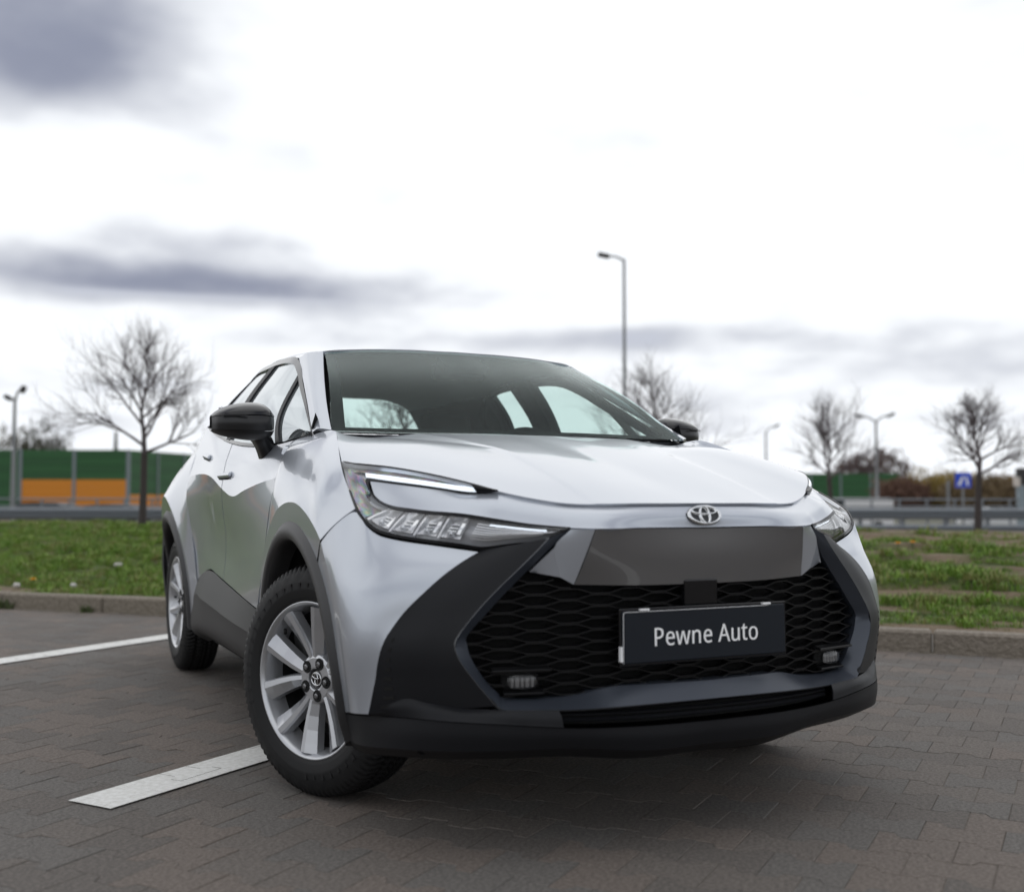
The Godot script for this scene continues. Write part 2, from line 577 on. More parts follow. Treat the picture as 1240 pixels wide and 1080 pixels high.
func tree(at: Vector3, tall: float, fork: float, seed_: int, label: String, spread := 0.9, thick := 0.04) -> void:
	rng.seed = seed_
	var root := thing("bare_tree", at, label, "tree")
	var bark := mat(Color(0.055, 0.045, 0.042), 0.9)
	var twig := mat(Color(0.105, 0.085, 0.09), 0.9)
	var sh := Shape.new()
	var top := Vector3(rng.randf_range(-0.03, 0.03), fork, rng.randf_range(-0.03, 0.03))
	sh.tube(PackedVector3Array([Vector3(0, -0.1, 0), Vector3(0.01, fork * 0.5, 0), top]), [thick * 1.25, thick, thick * 0.95], 8)
	part("trunk", sh, bark, root)
	sh = Shape.new()
	var h := tall - fork
	# a leading shoot with limbs all the way up, the lower ones longer and wider
	var lead := PackedVector3Array([top])
	for k in 5:
		lead.append(lead[-1] + Vector3(rng.randf_range(-0.05, 0.05), 0.16, rng.randf_range(-0.05, 0.05)) * h)
	sh.tube(lead, [thick * 0.8, thick * 0.62, thick * 0.48, thick * 0.34, thick * 0.22, thick * 0.1], 6, false)
	for k in 13:
		var t := k / 13.0
		var a := k * 2.4 + rng.randf_range(-0.4, 0.4)
		var out := spread * lerpf(1.15, 0.55, t) * rng.randf_range(0.8, 1.2)
		var d := Vector3(cos(a) * out, lerpf(0.55, 1.0, t) * rng.randf_range(0.8, 1.2), sin(a) * out)
		grow(sh, on_curve(lead, t * 4.6), d.normalized(), h * lerpf(0.50, 0.20, t) * rng.randf_range(0.75, 1.15), thick * lerpf(0.5, 0.26, t), 1, 0.75)
	part("crown", sh, twig, root)

func on_bank(px: float, depth: float) -> Vector3:
	# a place on the bank, given how far to the side and how far away it is
	var x := px * depth
	return Vector3(x, bank_height(x, (depth - kerb_depth(x) - 0.14) * 0.93), -depth)

func build_trees() -> void:
	tree(on_bank(-0.334, 13.2), 2.32, 0.88, 131, "bare young tree on the grass bank left of the car", 0.85)
	tree(on_bank(0.127, 16.0), 2.35, 0.7, 102, "bare tree showing beyond the windshield's right edge under the tall lamp")
	tree(on_bank(0.288, 19.0), 2.36, 0.95, 103, "bare tree in front of the far green barrier, right of the bonnet")
	tree(on_bank(0.4205, 14.0), 1.8, 0.72, 104, "rightmost bare tree, standing beside the blue square sign")
	tree(on_bank(-0.085, 11.6), 1.75, 0.55, 105, "bare tree behind the car, seen through its rear window", 0.95)

func leaf_heap(at: Vector3, size: Vector3, n: int, leaf: float, seed_: int, called: String, label: String, c: Color) -> void:
	rng.seed = seed_
	var root := thing(called, at, label, "shrub" if called != "conifer" else "tree")
	var sh := Shape.new()
	for k in n:
		var d := Vector3(rng.randfn(), rng.randfn(), rng.randfn()).normalized() * pow(rng.randf(), 0.4)
		var lob := 1.0 + 0.35 * lumps.get_noise_3d(d.x * 2.0 + seed_, d.y * 2.0, d.z * 2.0)
		var p := Vector3(d.x * size.x, (d.y * 0.5 + 0.5) * size.y, d.z * size.z) * lob
		if called == "conifer":
			var t := rng.randf()
			var a := rng.randf() * TAU
			p = Vector3(cos(a) * size.x * (1.0 - t) * rng.randf(), t * size.y, sin(a) * size.z * (1.0 - t) * rng.randf())
		var u := Vector3(rng.randfn(), rng.randfn(), rng.randfn()).normalized()
		var w := u.cross(Vector3(rng.randfn(), rng.randfn(), rng.randfn())).normalized()
		u.y = absf(u.y) + 0.5
		u = u.normalized()
		var s := leaf * rng.randf_range(0.5, 1.4)
		sh.quad_flat(p - u * s, p + w * s * 0.16, p + u * s, p - w * s * 0.16, d + Vector3(0, 0.3, 0))
	part("crown", sh, mat(c, 0.9), root)
	sh = Shape.new()
	sh.tube(PackedVector3Array([Vector3(0, -0.5, 0), Vector3(0, size.y * 0.5, 0)]), [size.x * 0.08, size.x * 0.04], 6)
	part("trunk", sh, mat(Color(0.06, 0.05, 0.04), 0.9), root)

func lamp_post(called: String, x: float, depth: float, top: float, arms: Array, label: String, base := -0.4, r := 0.09) -> void:
	var root := thing(called, Vector3(x, 0, -depth), label, "street lamp")
	var zinc := mat(Color(0.22, 0.23, 0.24), 0.5, 0.4)
	var dark := mat(Color(0.03, 0.03, 0.032), 0.5)
	var sh := Shape.new()
	sh.tube(PackedVector3Array([Vector3(0, base, 0), Vector3(0, top, 0)]), [r, r * 0.55], 10)
	part("pole", sh, zinc, root)
	for a in arms:
		# a: [how far out, how much the arm climbs, length of the head]
		sh = Shape.new()
		sh.tube(PackedVector3Array([Vector3(0, top - 0.05, 0), Vector3(a[0] * 0.5, top + a[1] * 0.7, 0), Vector3(a[0], top + a[1], 0)]), [r * 0.5, r * 0.4], 8)
		part("arm", sh, zinc, root)
		sh = Shape.new()
		var tilt := Basis(Vector3.BACK, atan2(a[1], absf(a[0])) * signf(a[0]))
		sh.box(Vector3(a[0] + signf(a[0]) * a[2] * 0.5, top + a[1] + 0.02, 0), Vector3(a[2] * 0.55, 0.075, 0.15), tilt, 0.05)
		part("lamp_head", sh, dark, root)

func far_car(x: float, depth: float, road: float, paint: Color, tall: float, label: String, van := false) -> void:
	var root := thing("parked_van" if van else "passing_car", Vector3(x, road, -depth), label, "van" if van else "car")
	var m := mat(paint, 0.5)
	var glass := mat(Color(0.02, 0.025, 0.03), 0.08)
	var L := 2.2
	var side := [[-L, 0.35], [-L, 0.72], [-L * 0.93, 0.86], [-L * 0.5, 0.98], [-L * 0.22, tall * 0.97], [L * 0.1, tall], [L * 0.55, tall * 0.97], [L * 0.85, 1.02], [L, 0.92], [L, 0.35]]
	if van:
		side = [[-L, 0.4], [-L, 0.85], [-L * 0.86, 1.05], [-L * 0.62, tall * 0.93], [-L * 0.45, tall], [L * 0.9, tall], [L, tall * 0.93], [L, 0.4]]
	var sh := Shape.new()
	var n := side.size()
	for k in n:
		var a: Array = side[k]
		var b: Array = side[(k + 1) % n]
		sh.quad_flat(Vector3(a[0], a[1], -0.85), Vector3(b[0], b[1], -0.85), Vector3(b[0], b[1], 0.85), Vector3(a[0], a[1], 0.85), Vector3((a[0] + b[0]) / 2 * 0.3, (a[1] + b[1]) / 2 - 0.75, 0))
	for s in [-1.0, 1.0]:
		for k in range(1, n - 1):
			sh.face([Vector3(side[0][0], side[0][1], s * 0.85), Vector3(side[k][0], side[k][1], s * 0.85), Vector3(side[k + 1][0], side[k + 1][1], s * 0.85)], Vector3(0, 0, s))
	part("body", sh, m, root)
	for w in ([[-L * 0.30, 0.02 * L], [0.06 * L, L * 0.5]] if not van else [[-L * 0.55, -L * 0.2]]):
		sh = Shape.new()
		sh.box(Vector3((w[0] + w[1]) / 2, (1.0 + tall) / 2 - 0.03, 0.853), Vector3((w[1] - w[0]) / 2, (tall - 1.0) / 2 - 0.07, 0.004))
		part("window", sh, glass, root)
	for wx in [-L * 0.62, L * 0.62]:
		sh = Shape.new()
		sh.lathe(PackedVector2Array([Vector2(0.1, 0.0), Vector2(0.1, 0.28), Vector2(0.06, 0.32), Vector2(-0.1, 0.32)]), 20, false, Transform3D(Basis(Vector3(0, 0, 1), Vector3(0, 1, 0), Vector3(-1, 0, 0)), Vector3(wx, 0.32, 0.8)))
		part("wheel", sh, mat(Color(0.02, 0.02, 0.02), 0.8), root)

func build_far_things() -> void:
	lamp_post("street_lamp", 4.19, 41.0, 9.75, [[-0.55, 0.12, 0.42]], "tall single-arm lamp post rising above the windshield")
	lamp_post("floodlight_pole", -18.05, 40.0, 4.35, [[-0.12, 0.08, 0.26], [0.16, 0.38, 0.26]], "short twin-head lamp pole at the left edge before the barrier", -0.4, 0.10)
	lamp_post("street_lamp", 19.8, 60.0, 5.0, [[-0.72, 0.24, 0.4], [0.62, 0.3, 0.4]], "double-arm lamp post in front of the far green barrier", -0.6, 0.11)
	lamp_post("street_lamp", 19.55, 85.0, 5.9, [[0.6, 0.4, 0.45]], "small distant single-arm lamp post just right of the bonnet", -0.6, 0.11)
	# blue square sign with a white figure on its post
	var root := thing("road_sign", Vector3(12.24, 0, -30.0), "blue square road sign with white stripes on a grey post", "road sign")
	var zinc := mat(Color(0.2, 0.21, 0.22), 0.5, 0.4)
	var sh := Shape.new()
	sh.tube(PackedVector3Array([Vector3(0, -0.3, -0.02), Vector3(0, 1.54, -0.02)]), [0.032], 8)
	part("post", sh, zinc, root)
	sh = Shape.new()
	sh.box(Vector3(0, 1.335, 0.01), Vector3(0.205, 0.205, 0.008), Basis(Vector3.UP, -0.25), 0.004)
	part("plate", sh, mat(Color(0.012, 0.06, 0.55), 0.4), root)
	var white := mat(Color(0.75, 0.77, 0.8), 0.5)
	sh = Shape.new()
	var sb := Basis(Vector3.UP, -0.25)
	sh.face([sb * Vector3(-0.15, -0.14, 0.021) + Vector3(0, 1.335, 0), sb * Vector3(-0.06, -0.14, 0.021) + Vector3(0, 1.335, 0), sb * Vector3(0.03, 0.10, 0.021) + Vector3(0, 1.335, 0), sb * Vector3(-0.03, 0.10, 0.021) + Vector3(0, 1.335, 0)], Vector3(0, 0, 1))
	part("stripe", sh, white, root)
	sh = Shape.new()
	sh.face([sb * Vector3(0.08, -0.14, 0.021) + Vector3(0, 1.335, 0), sb * Vector3(0.15, -0.14, 0.021) + Vector3(0, 1.335, 0), sb * Vector3(0.10, 0.10, 0.021) + Vector3(0, 1.335, 0), sb * Vector3(0.06, 0.10, 0.021) + Vector3(0, 1.335, 0)], Vector3(0, 0, 1))
	part("stripe", sh, white, root)
	# grey signal cabinet post at the right edge, and a bare pole
	root = thing("signal_post", Vector3(18.4, 0, -40.0), "thick grey post with a white box at the right edge", "signal post")
	sh = Shape.new()
	sh.box(Vector3(0, 0.45, 0), Vector3(0.13, 0.85, 0.1), Basis.IDENTITY, 0.01)
	part("post", sh, mat(Color(0.22, 0.27, 0.30), 0.5), root)
	sh = Shape.new()
	sh.box(Vector3(-0.16, 1.42, 0.06), Vector3(0.10, 0.17, 0.08), Basis.IDENTITY, 0.02)
	part("box", sh, mat(Color(0.6, 0.55, 0.5), 0.6), root)
	sh = Shape.new()
	sh.box(Vector3(0.1, 1.62, 0), Vector3(0.24, 0.3, 0.12), Basis.IDENTITY, 0.03)
	part("signal_head", sh, mat(Color(0.03, 0.03, 0.03), 0.6), root)
	root = thing("pole", Vector3(17.75, 0, -45.0), "plain grey pole left of the blue road sign", "pole")
	sh = Shape.new()
	sh.tube(PackedVector3Array([Vector3(0, -0.6, 0), Vector3(0, 1.55, 0)]), [0.06], 8)
	part("shaft", sh, zinc, root)
	# vehicles on the road below
	far_car(-20.6, 48.0, -0.83, Color(0.02, 0.022, 0.026), 1.46, "dark car passing beyond the guard rail, leftmost")
	far_car(-17.2, 47.0, -0.86, Color(0.025, 0.026, 0.03), 1.42, "dark car passing beyond the guard rail under orange panels")
	far_car(18.2, 60.0, -1.05, Color(0.62, 0.63, 0.64), 1.86, "white van beyond the guard rail under the double lamp", true)
	far_car(30.5, 70.0, -1.15, Color(0.62, 0.63, 0.64), 1.44, "white car beyond the guard rail right of the rightmost tree")
	# shrubs and trees far behind
	var kinds := [[0.352, 115.0, 3.2, 2.6, Color(0.085, 0.05, 0.04), "reddish bare shrub touching the end of the green barrier"], [0.385, 120.0, 5.0, 3.6, Color(0.15, 0.115, 0.035), "yellowish round shrub beside the blue road sign"], [0.425, 112.0, 4.2, 2.9, Color(0.10, 0.075, 0.045), "brown shrub behind the rightmost bare tree"], [0.455, 118.0, 4.6, 3.0, Color(0.12, 0.085, 0.04), "tan shrub left of the grey signal post"], [0.49, 110.0, 4.5, 3.2, Color(0.09, 0.06, 0.045), "dark brown shrub at the right edge"]]
	var sd := 300
	for k in kinds:
		k[4] = Color(k[4].r * 1.7, k[4].g * 1.6, k[4].b * 1.4)
		leaf_heap(Vector3(k[0] * k[1], -0.9, -k[1]), Vector3(k[2], k[3] + 0.9, k[2] * 0.7), 5500, 0.42, sd, "shrub", k[5], k[4])
		sd += 1
	leaf_heap(Vector3(-0.45 * 95, -0.5, -95), Vector3(4.2, 6.9, 3.0), 2600, 0.4, 310, "shrub", "pale bare treetop above the barrier at the left edge", Color(0.12, 0.11, 0.07))
	leaf_heap(Vector3(-0.423 * 95, -0.5, -95), Vector3(2.6, 7.4, 2.2), 2200, 0.4, 311, "shrub", "second treetop above the barrier, right of the twin lamp", Color(0.08, 0.08, 0.06))
	leaf_heap(Vector3(-0.359 * 100, -0.5, -100), Vector3(0.9, 7.1, 0.9), 1500, 0.22, 312, "conifer", "small dark conifer tip above the green barrier", Color(0.02, 0.03, 0.02))
	leaf_heap(Vector3(0.325 * 165, -0.5, -165), Vector3(6.5, 8.5, 4.0), 3500, 0.6, 313, "shrub", "reddish tree crown above the far green barrier", Color(0.10, 0.06, 0.05))

func build_small_things() -> void:
	rng.seed = 55
	var petal := mat(Color(0.85, 0.42, 0.01), 0.6)
	var green := mat(Color(0.05, 0.11, 0.02), 0.7)
	var spots := [[-0.4317, 9.35, "yellow flower near the kerb at the left edge of the bank"], [0.3475, 9.2, "brighter left yellow flower of the pair on the bank right of the car"], [0.361, 9.2, "paler right yellow flower of the pair on the bank right of the car"]]
	for e in spots:
		var at := on_bank(e[0], e[1])
		var root := thing("yellow_flower", at, e[2], "flower")
		var sh := Shape.new()
		sh.tube(PackedVector3Array([Vector3(0, -0.02, 0), Vector3(0.005, 0.07, 0.005)]), [0.004, 0.003], 5)
		part("stem", sh, green, root)
		sh = Shape.new()
		for ring in 3:
			for k in 14:
				var a := TAU * (k + ring * 0.4) / 14.0
				var r := 0.032 - 0.009 * ring
				var d := Vector3(cos(a), 0.15 + 0.5 * ring, sin(a)).normalized()
				var s := Vector3(-sin(a), 0, cos(a)) * 0.006
				var c := Vector3(0.005, 0.072, 0.005)
				sh.quad_flat(c - s * 0.4, c + d * r - s, c + d * (r + 0.004), c + d * r + s, Vector3(0, 1, 0.4))
		part("head", sh, petal, root)
	var pale := mat(Color(0.5, 0.48, 0.45), 0.8)
	var litter := [[-0.446, 9.3, "white pebble at the far left near the yellow flower"], [-0.395, 9.25, "larger pale stone on the bank left of the car"], [-0.355, 10.0, "small pale stone in the grass nearest the rear wheel"]]
	for e in litter:
		var sh := Shape.new()
		sh.box(Vector3.ZERO, Vector3(0.035, 0.018, 0.022), Basis(Vector3.UP, rng.randf() * 3.0), 0.012)
		var o := part("pale_stone", sh, pale, self)
		o.position = on_bank(e[0], e[1]) + Vector3(0, 0.03, 0)
		tag(o, e[2], "stone")
	# weeds rooted in the joint at the foot of the kerb
	var mm := tuft_mesh(60, 60, 0.13)
	var leafy := mat(Color(0.07, 0.095, 0.03), 0.7)
	for e in [[-4.0, 0.9, "green weed tuft at the kerb foot at the left edge"], [-3.25, 0.6, "low dry weed tuft at the kerb foot nearer the car"]]:
		var o := MeshInstance3D.new()
		o.name = "weed_tuft"
		o.mesh = mm
		o.material_override = leafy
		o.position = Vector3(e[0], 0.0, -kerb_depth(e[0]) + 0.03)
		o.scale = Vector3(e[1] * 2.2, e[1], e[1])
		add_child(o, true)
		tag(o, e[2], "weed")

func mat(c: Color, rough := 0.5, metal := 0.0, coat := 0.0) -> StandardMaterial3D:
	# c holds linear real-world values
	var m := StandardMaterial3D.new()
	m.albedo_color = c.linear_to_srgb()
	m.roughness = rough
	m.metallic = metal
	if coat > 0:
		m.clearcoat_enabled = true
		m.clearcoat = coat
		m.clearcoat_roughness = 0.03
	return m

func noise_tex(freq: float, seed_: int, a: Color, b: Color, size := 256, octaves := 4, bump := false, strength := 4.0) -> NoiseTexture2D:
	var t := NoiseTexture2D.new()
	var n := FastNoiseLite.new()
	n.noise_type = FastNoiseLite.TYPE_SIMPLEX_SMOOTH
	n.frequency = freq
	n.seed = seed_
	n.fractal_octaves = octaves
	t.width = size
	t.height = size
	t.seamless = true
	t.noise = n
	if bump:
		t.as_normal_map = true
		t.bump_strength = strength
	else:
		var g := Gradient.new()
		g.set_color(0, a)
		g.set_color(1, b)
		t.color_ramp = g
	return t

func film_tex() -> ImageTexture:
	# the faint rainbow film of a moulded light guide
	var im := Image.create(256, 64, false, Image.FORMAT_RGB8)
	var n := FastNoiseLite.new()
	n.seed = 4
	n.frequency = 0.009
	n.fractal_octaves = 2
	for y in 64:
		for x in 256:
			var v := n.get_noise_2d(x, y * 2.5)
			var c := Color.from_hsv(fposmod(0.62 + v * 1.3, 1.0), 0.22, 0.72 + 0.28 * n.get_noise_2d(x * 2.0 + 90.0, y * 4.0))
			im.set_pixel(x, y, c)
	return ImageTexture.create_from_image(im)

func car_materials() -> Dictionary:
	var M := {}
	M.paint = mat(Color(0.465, 0.495, 0.545), 0.30, 0.58, 0.75)
	M.grey_paint = mat(Color(0.158, 0.156, 0.157), 0.3, 0.5, 0.8)
	M.trim = mat(Color(0.022, 0.022, 0.0235), 0.5)
	M.trim_dark = mat(Color(0.0075, 0.008, 0.010), 0.5)
	M.trim_dark.metallic_specular = 0.36
	M.lip_top = mat(Color(0.007, 0.0075, 0.0095), 0.5)
	M.lip_top.metallic_specular = 0.36
	M.satin = mat(Color(0.050, 0.058, 0.074), 0.34, 0.35)
	M.satin_highlight = mat(Color(0.12, 0.125, 0.13), 0.25, 0.4)  # lighter satin that paints the catch light on the frame edge
	M.gloss_black = mat(Color(0.006, 0.006, 0.007), 0.08)
	M.mirror_black = mat(Color(0.010, 0.010, 0.011), 0.35)
	M.grille = mat(Color(0.007, 0.007, 0.0075), 0.28)
	M.grille.metallic_specular = 0.42
	M.black = mat(Color(0.004, 0.004, 0.004), 0.9)
	M.frit = mat(Color(0.006, 0.006, 0.0065), 0.7)
	M.frit.metallic_specular = 0.1
	M.lining = mat(Color(0.005, 0.005, 0.0055), 0.85)
	M.lining.metallic_specular = 0.25
	M.headliner = mat(Color(0.34, 0.36, 0.37), 0.95)
	M.headliner.metallic_specular = 0.2
	M.dark_plastic = mat(Color(0.03, 0.03, 0.03), 0.6)
	M.white_plastic = mat(Color(0.95, 0.95, 0.95), 0.4)
	M.plate = mat(Color(0.0085, 0.0115, 0.017), 0.42)
	M.plate.metallic_specular = 0.35
	M.bezel_shadow = mat(Color(0.006, 0.006, 0.007), 0.3)  # black of the lamp surround and of the gap shadow painted with it
	M.bezel_shadow.metallic_specular = 0.3
	M.emblem_shadow = mat(Color(0.03, 0.032, 0.035), 0.4)  # dark tone standing in for the contact shadow round the emblem
	M.rubber = mat(Color(0.0075, 0.0075, 0.008), 0.62)
	M.rubber.metallic_specular = 0.4
	M.wheel_silver = mat(Color(0.52, 0.53, 0.55), 0.3, 0.7, 0.5)
	M.steel = mat(Color(0.12, 0.115, 0.11), 0.45, 0.8)
	M.chrome = mat(Color(0.72, 0.73, 0.74), 0.12, 1.0)
	M.chrome_dim = mat(Color(0.66, 0.67, 0.69), 0.25, 0.6)
	M.nut = mat(Color(0.22, 0.22, 0.225), 0.3, 0.8)
	M.lamp_bowl = mat(Color(0.42, 0.43, 0.46), 0.35, 0.25)
	M.iris = mat(Color(0.5, 0.49, 0.53), 0.25, 0.8)
	M.iris.albedo_texture = film_tex()
	M.drl = mat(Color(0.85, 0.86, 0.88), 0.35)
	M.drl.emission_enabled = true
	M.drl.emission = Color(0.9, 0.95, 1.0)
	M.drl.emission_energy_multiplier = 0.9
	M.lens_blob = mat(Color(0.6, 0.62, 0.65), 0.08, 0.6)
	M.red_lamp = mat(Color(0.25, 0.01, 0.01), 0.15, 0.0, 1.0)
	M.clear = mat(Color(0.9, 0.9, 0.9), 0.02)
	M.clear.transparency = BaseMaterial3D.TRANSPARENCY_ALPHA
	M.clear.albedo_color.a = 0.03
	M.side_glass = mat(Color(0.03, 0.035, 0.033), 0.02)
	M.side_glass.transparency = BaseMaterial3D.TRANSPARENCY_ALPHA
	M.side_glass.albedo_color.a = 0.22
	M.coated_glass = mat(Color(0.5, 0.55, 0.57), 0.03, 0.75)
	M.coated_glass.transparency = BaseMaterial3D.TRANSPARENCY_ALPHA
	M.coated_glass.albedo_color.a = 0.6
	M.windshield = mat(Color(0.66, 0.86, 0.82), 0.0)
	M.windshield.refraction_enabled = true
	M.windshield.refraction_scale = 0.013
	M.windshield.albedo_color.a = 0.0
	return M

# ------------------------------------------------------------------ surfaces from section curves
func V(n: Array) -> PackedVector3Array:
	var p := PackedVector3Array()
	for i in range(0, n.size(), 3):
		p.append(Vector3(n[i], n[i + 1], n[i + 2]))
	return p

func hermite(p0: Vector3, p1: Vector3, p2: Vector3, p3: Vector3, t: float) -> Vector3:
	var t2 := t * t
	var t3 := t2 * t
	return 0.5 * (2.0 * p1 + (p2 - p0) * t + (2.0 * p0 - 5.0 * p1 + 4.0 * p2 - p3) * t2 + (3.0 * p1 - p0 - 3.0 * p2 + p3) * t3)

func on_curve(p: PackedVector3Array, t: float) -> Vector3:
	var n := p.size() - 1
	var k := clampi(int(t), 0, n - 1)
	var f := t - k
	if n == 1:
		return p[0].lerp(p[1], f)
	var a: Vector3 = p[k - 1] if k > 0 else 2.0 * p[0] - p[1]
	var d: Vector3 = p[k + 2] if k + 2 <= n else 2.0 * p[n] - p[n - 1]
	return hermite(a, p[k], p[k + 1], d, f)

func on_surface(rows: Array, u: float, v: float) -> Vector3:
	# u runs along a row (0..1), v from the first row to the last (0..1)
	var c := PackedVector3Array()
	var m := rows.size() - 1
	var k := clampi(int(v * m), 0, m - 1)
	var f := v * m - k
	for r in [k - 1, k, k + 1, k + 2]:
		if r < 0 or r > m:
			c.append(Vector3.ZERO)
		else:
			c.append(on_curve(rows[r], u * (rows[r].size() - 1)))
	if m == 1:
		return c[1].lerp(c[2], f)
	if k == 0:
		c[0] = 2.0 * c[1] - c[2]
	if k + 2 > m:
		c[3] = 2.0 * c[2] - c[1]
	return hermite(c[0], c[1], c[2], c[3], f)

func normal_at(rows: Array, u: float, v: float) -> Vector3:
	var e := 0.004
	var du := on_surface(rows, minf(u + e, 1), v) - on_surface(rows, maxf(u - e, 0), v)
	var dv := on_surface(rows, u, minf(v + e, 1)) - on_surface(rows, u, maxf(v - e, 0))
	return du.cross(dv).normalized()

func on_skin(rows: Array, y: float, z: float) -> Vector3:
	# the point of a panel that lies at this height and length
	var best := Vector3.ZERO
	var least := 1e9
	for j in 31:
		for i in 81:
			var q := on_surface(rows, i / 80.0, j / 30.0)
			var e := Vector2(q.y - y, q.z - z).length()
			if e < least:
				least = e
				best = q
	return best

func both(rows: Array) -> Array:
	# a centred panel: the half rows continued on the other side of the car
	var out := []
	for r in rows:
		var p := PackedVector3Array()
		for i in range(r.size() - 1, 0, -1):
			p.append(Vector3(-r[i].x, r[i].y, r[i].z))
		for i in r.size():
			p.append(r[i])
		out.append(p)
	return out

func shifted(rows: Array, by: Vector3) -> Array:
	var out := []
	for r in rows:
		var p := PackedVector3Array()
		for q in r:
			p.append(q + by)
		out.append(p)
	return out

func sub_rows(rows: Array, u0: float, u1: float, v0: float, v1: float, n := 9, m := 4) -> Array:
	var out := []
	for j in m:
		var p := PackedVector3Array()
		for i in n:
			p.append(on_surface(rows, lerpf(u0, u1, i / float(n - 1)), lerpf(v0, v1, j / float(m - 1))))
		out.append(p)
	return out

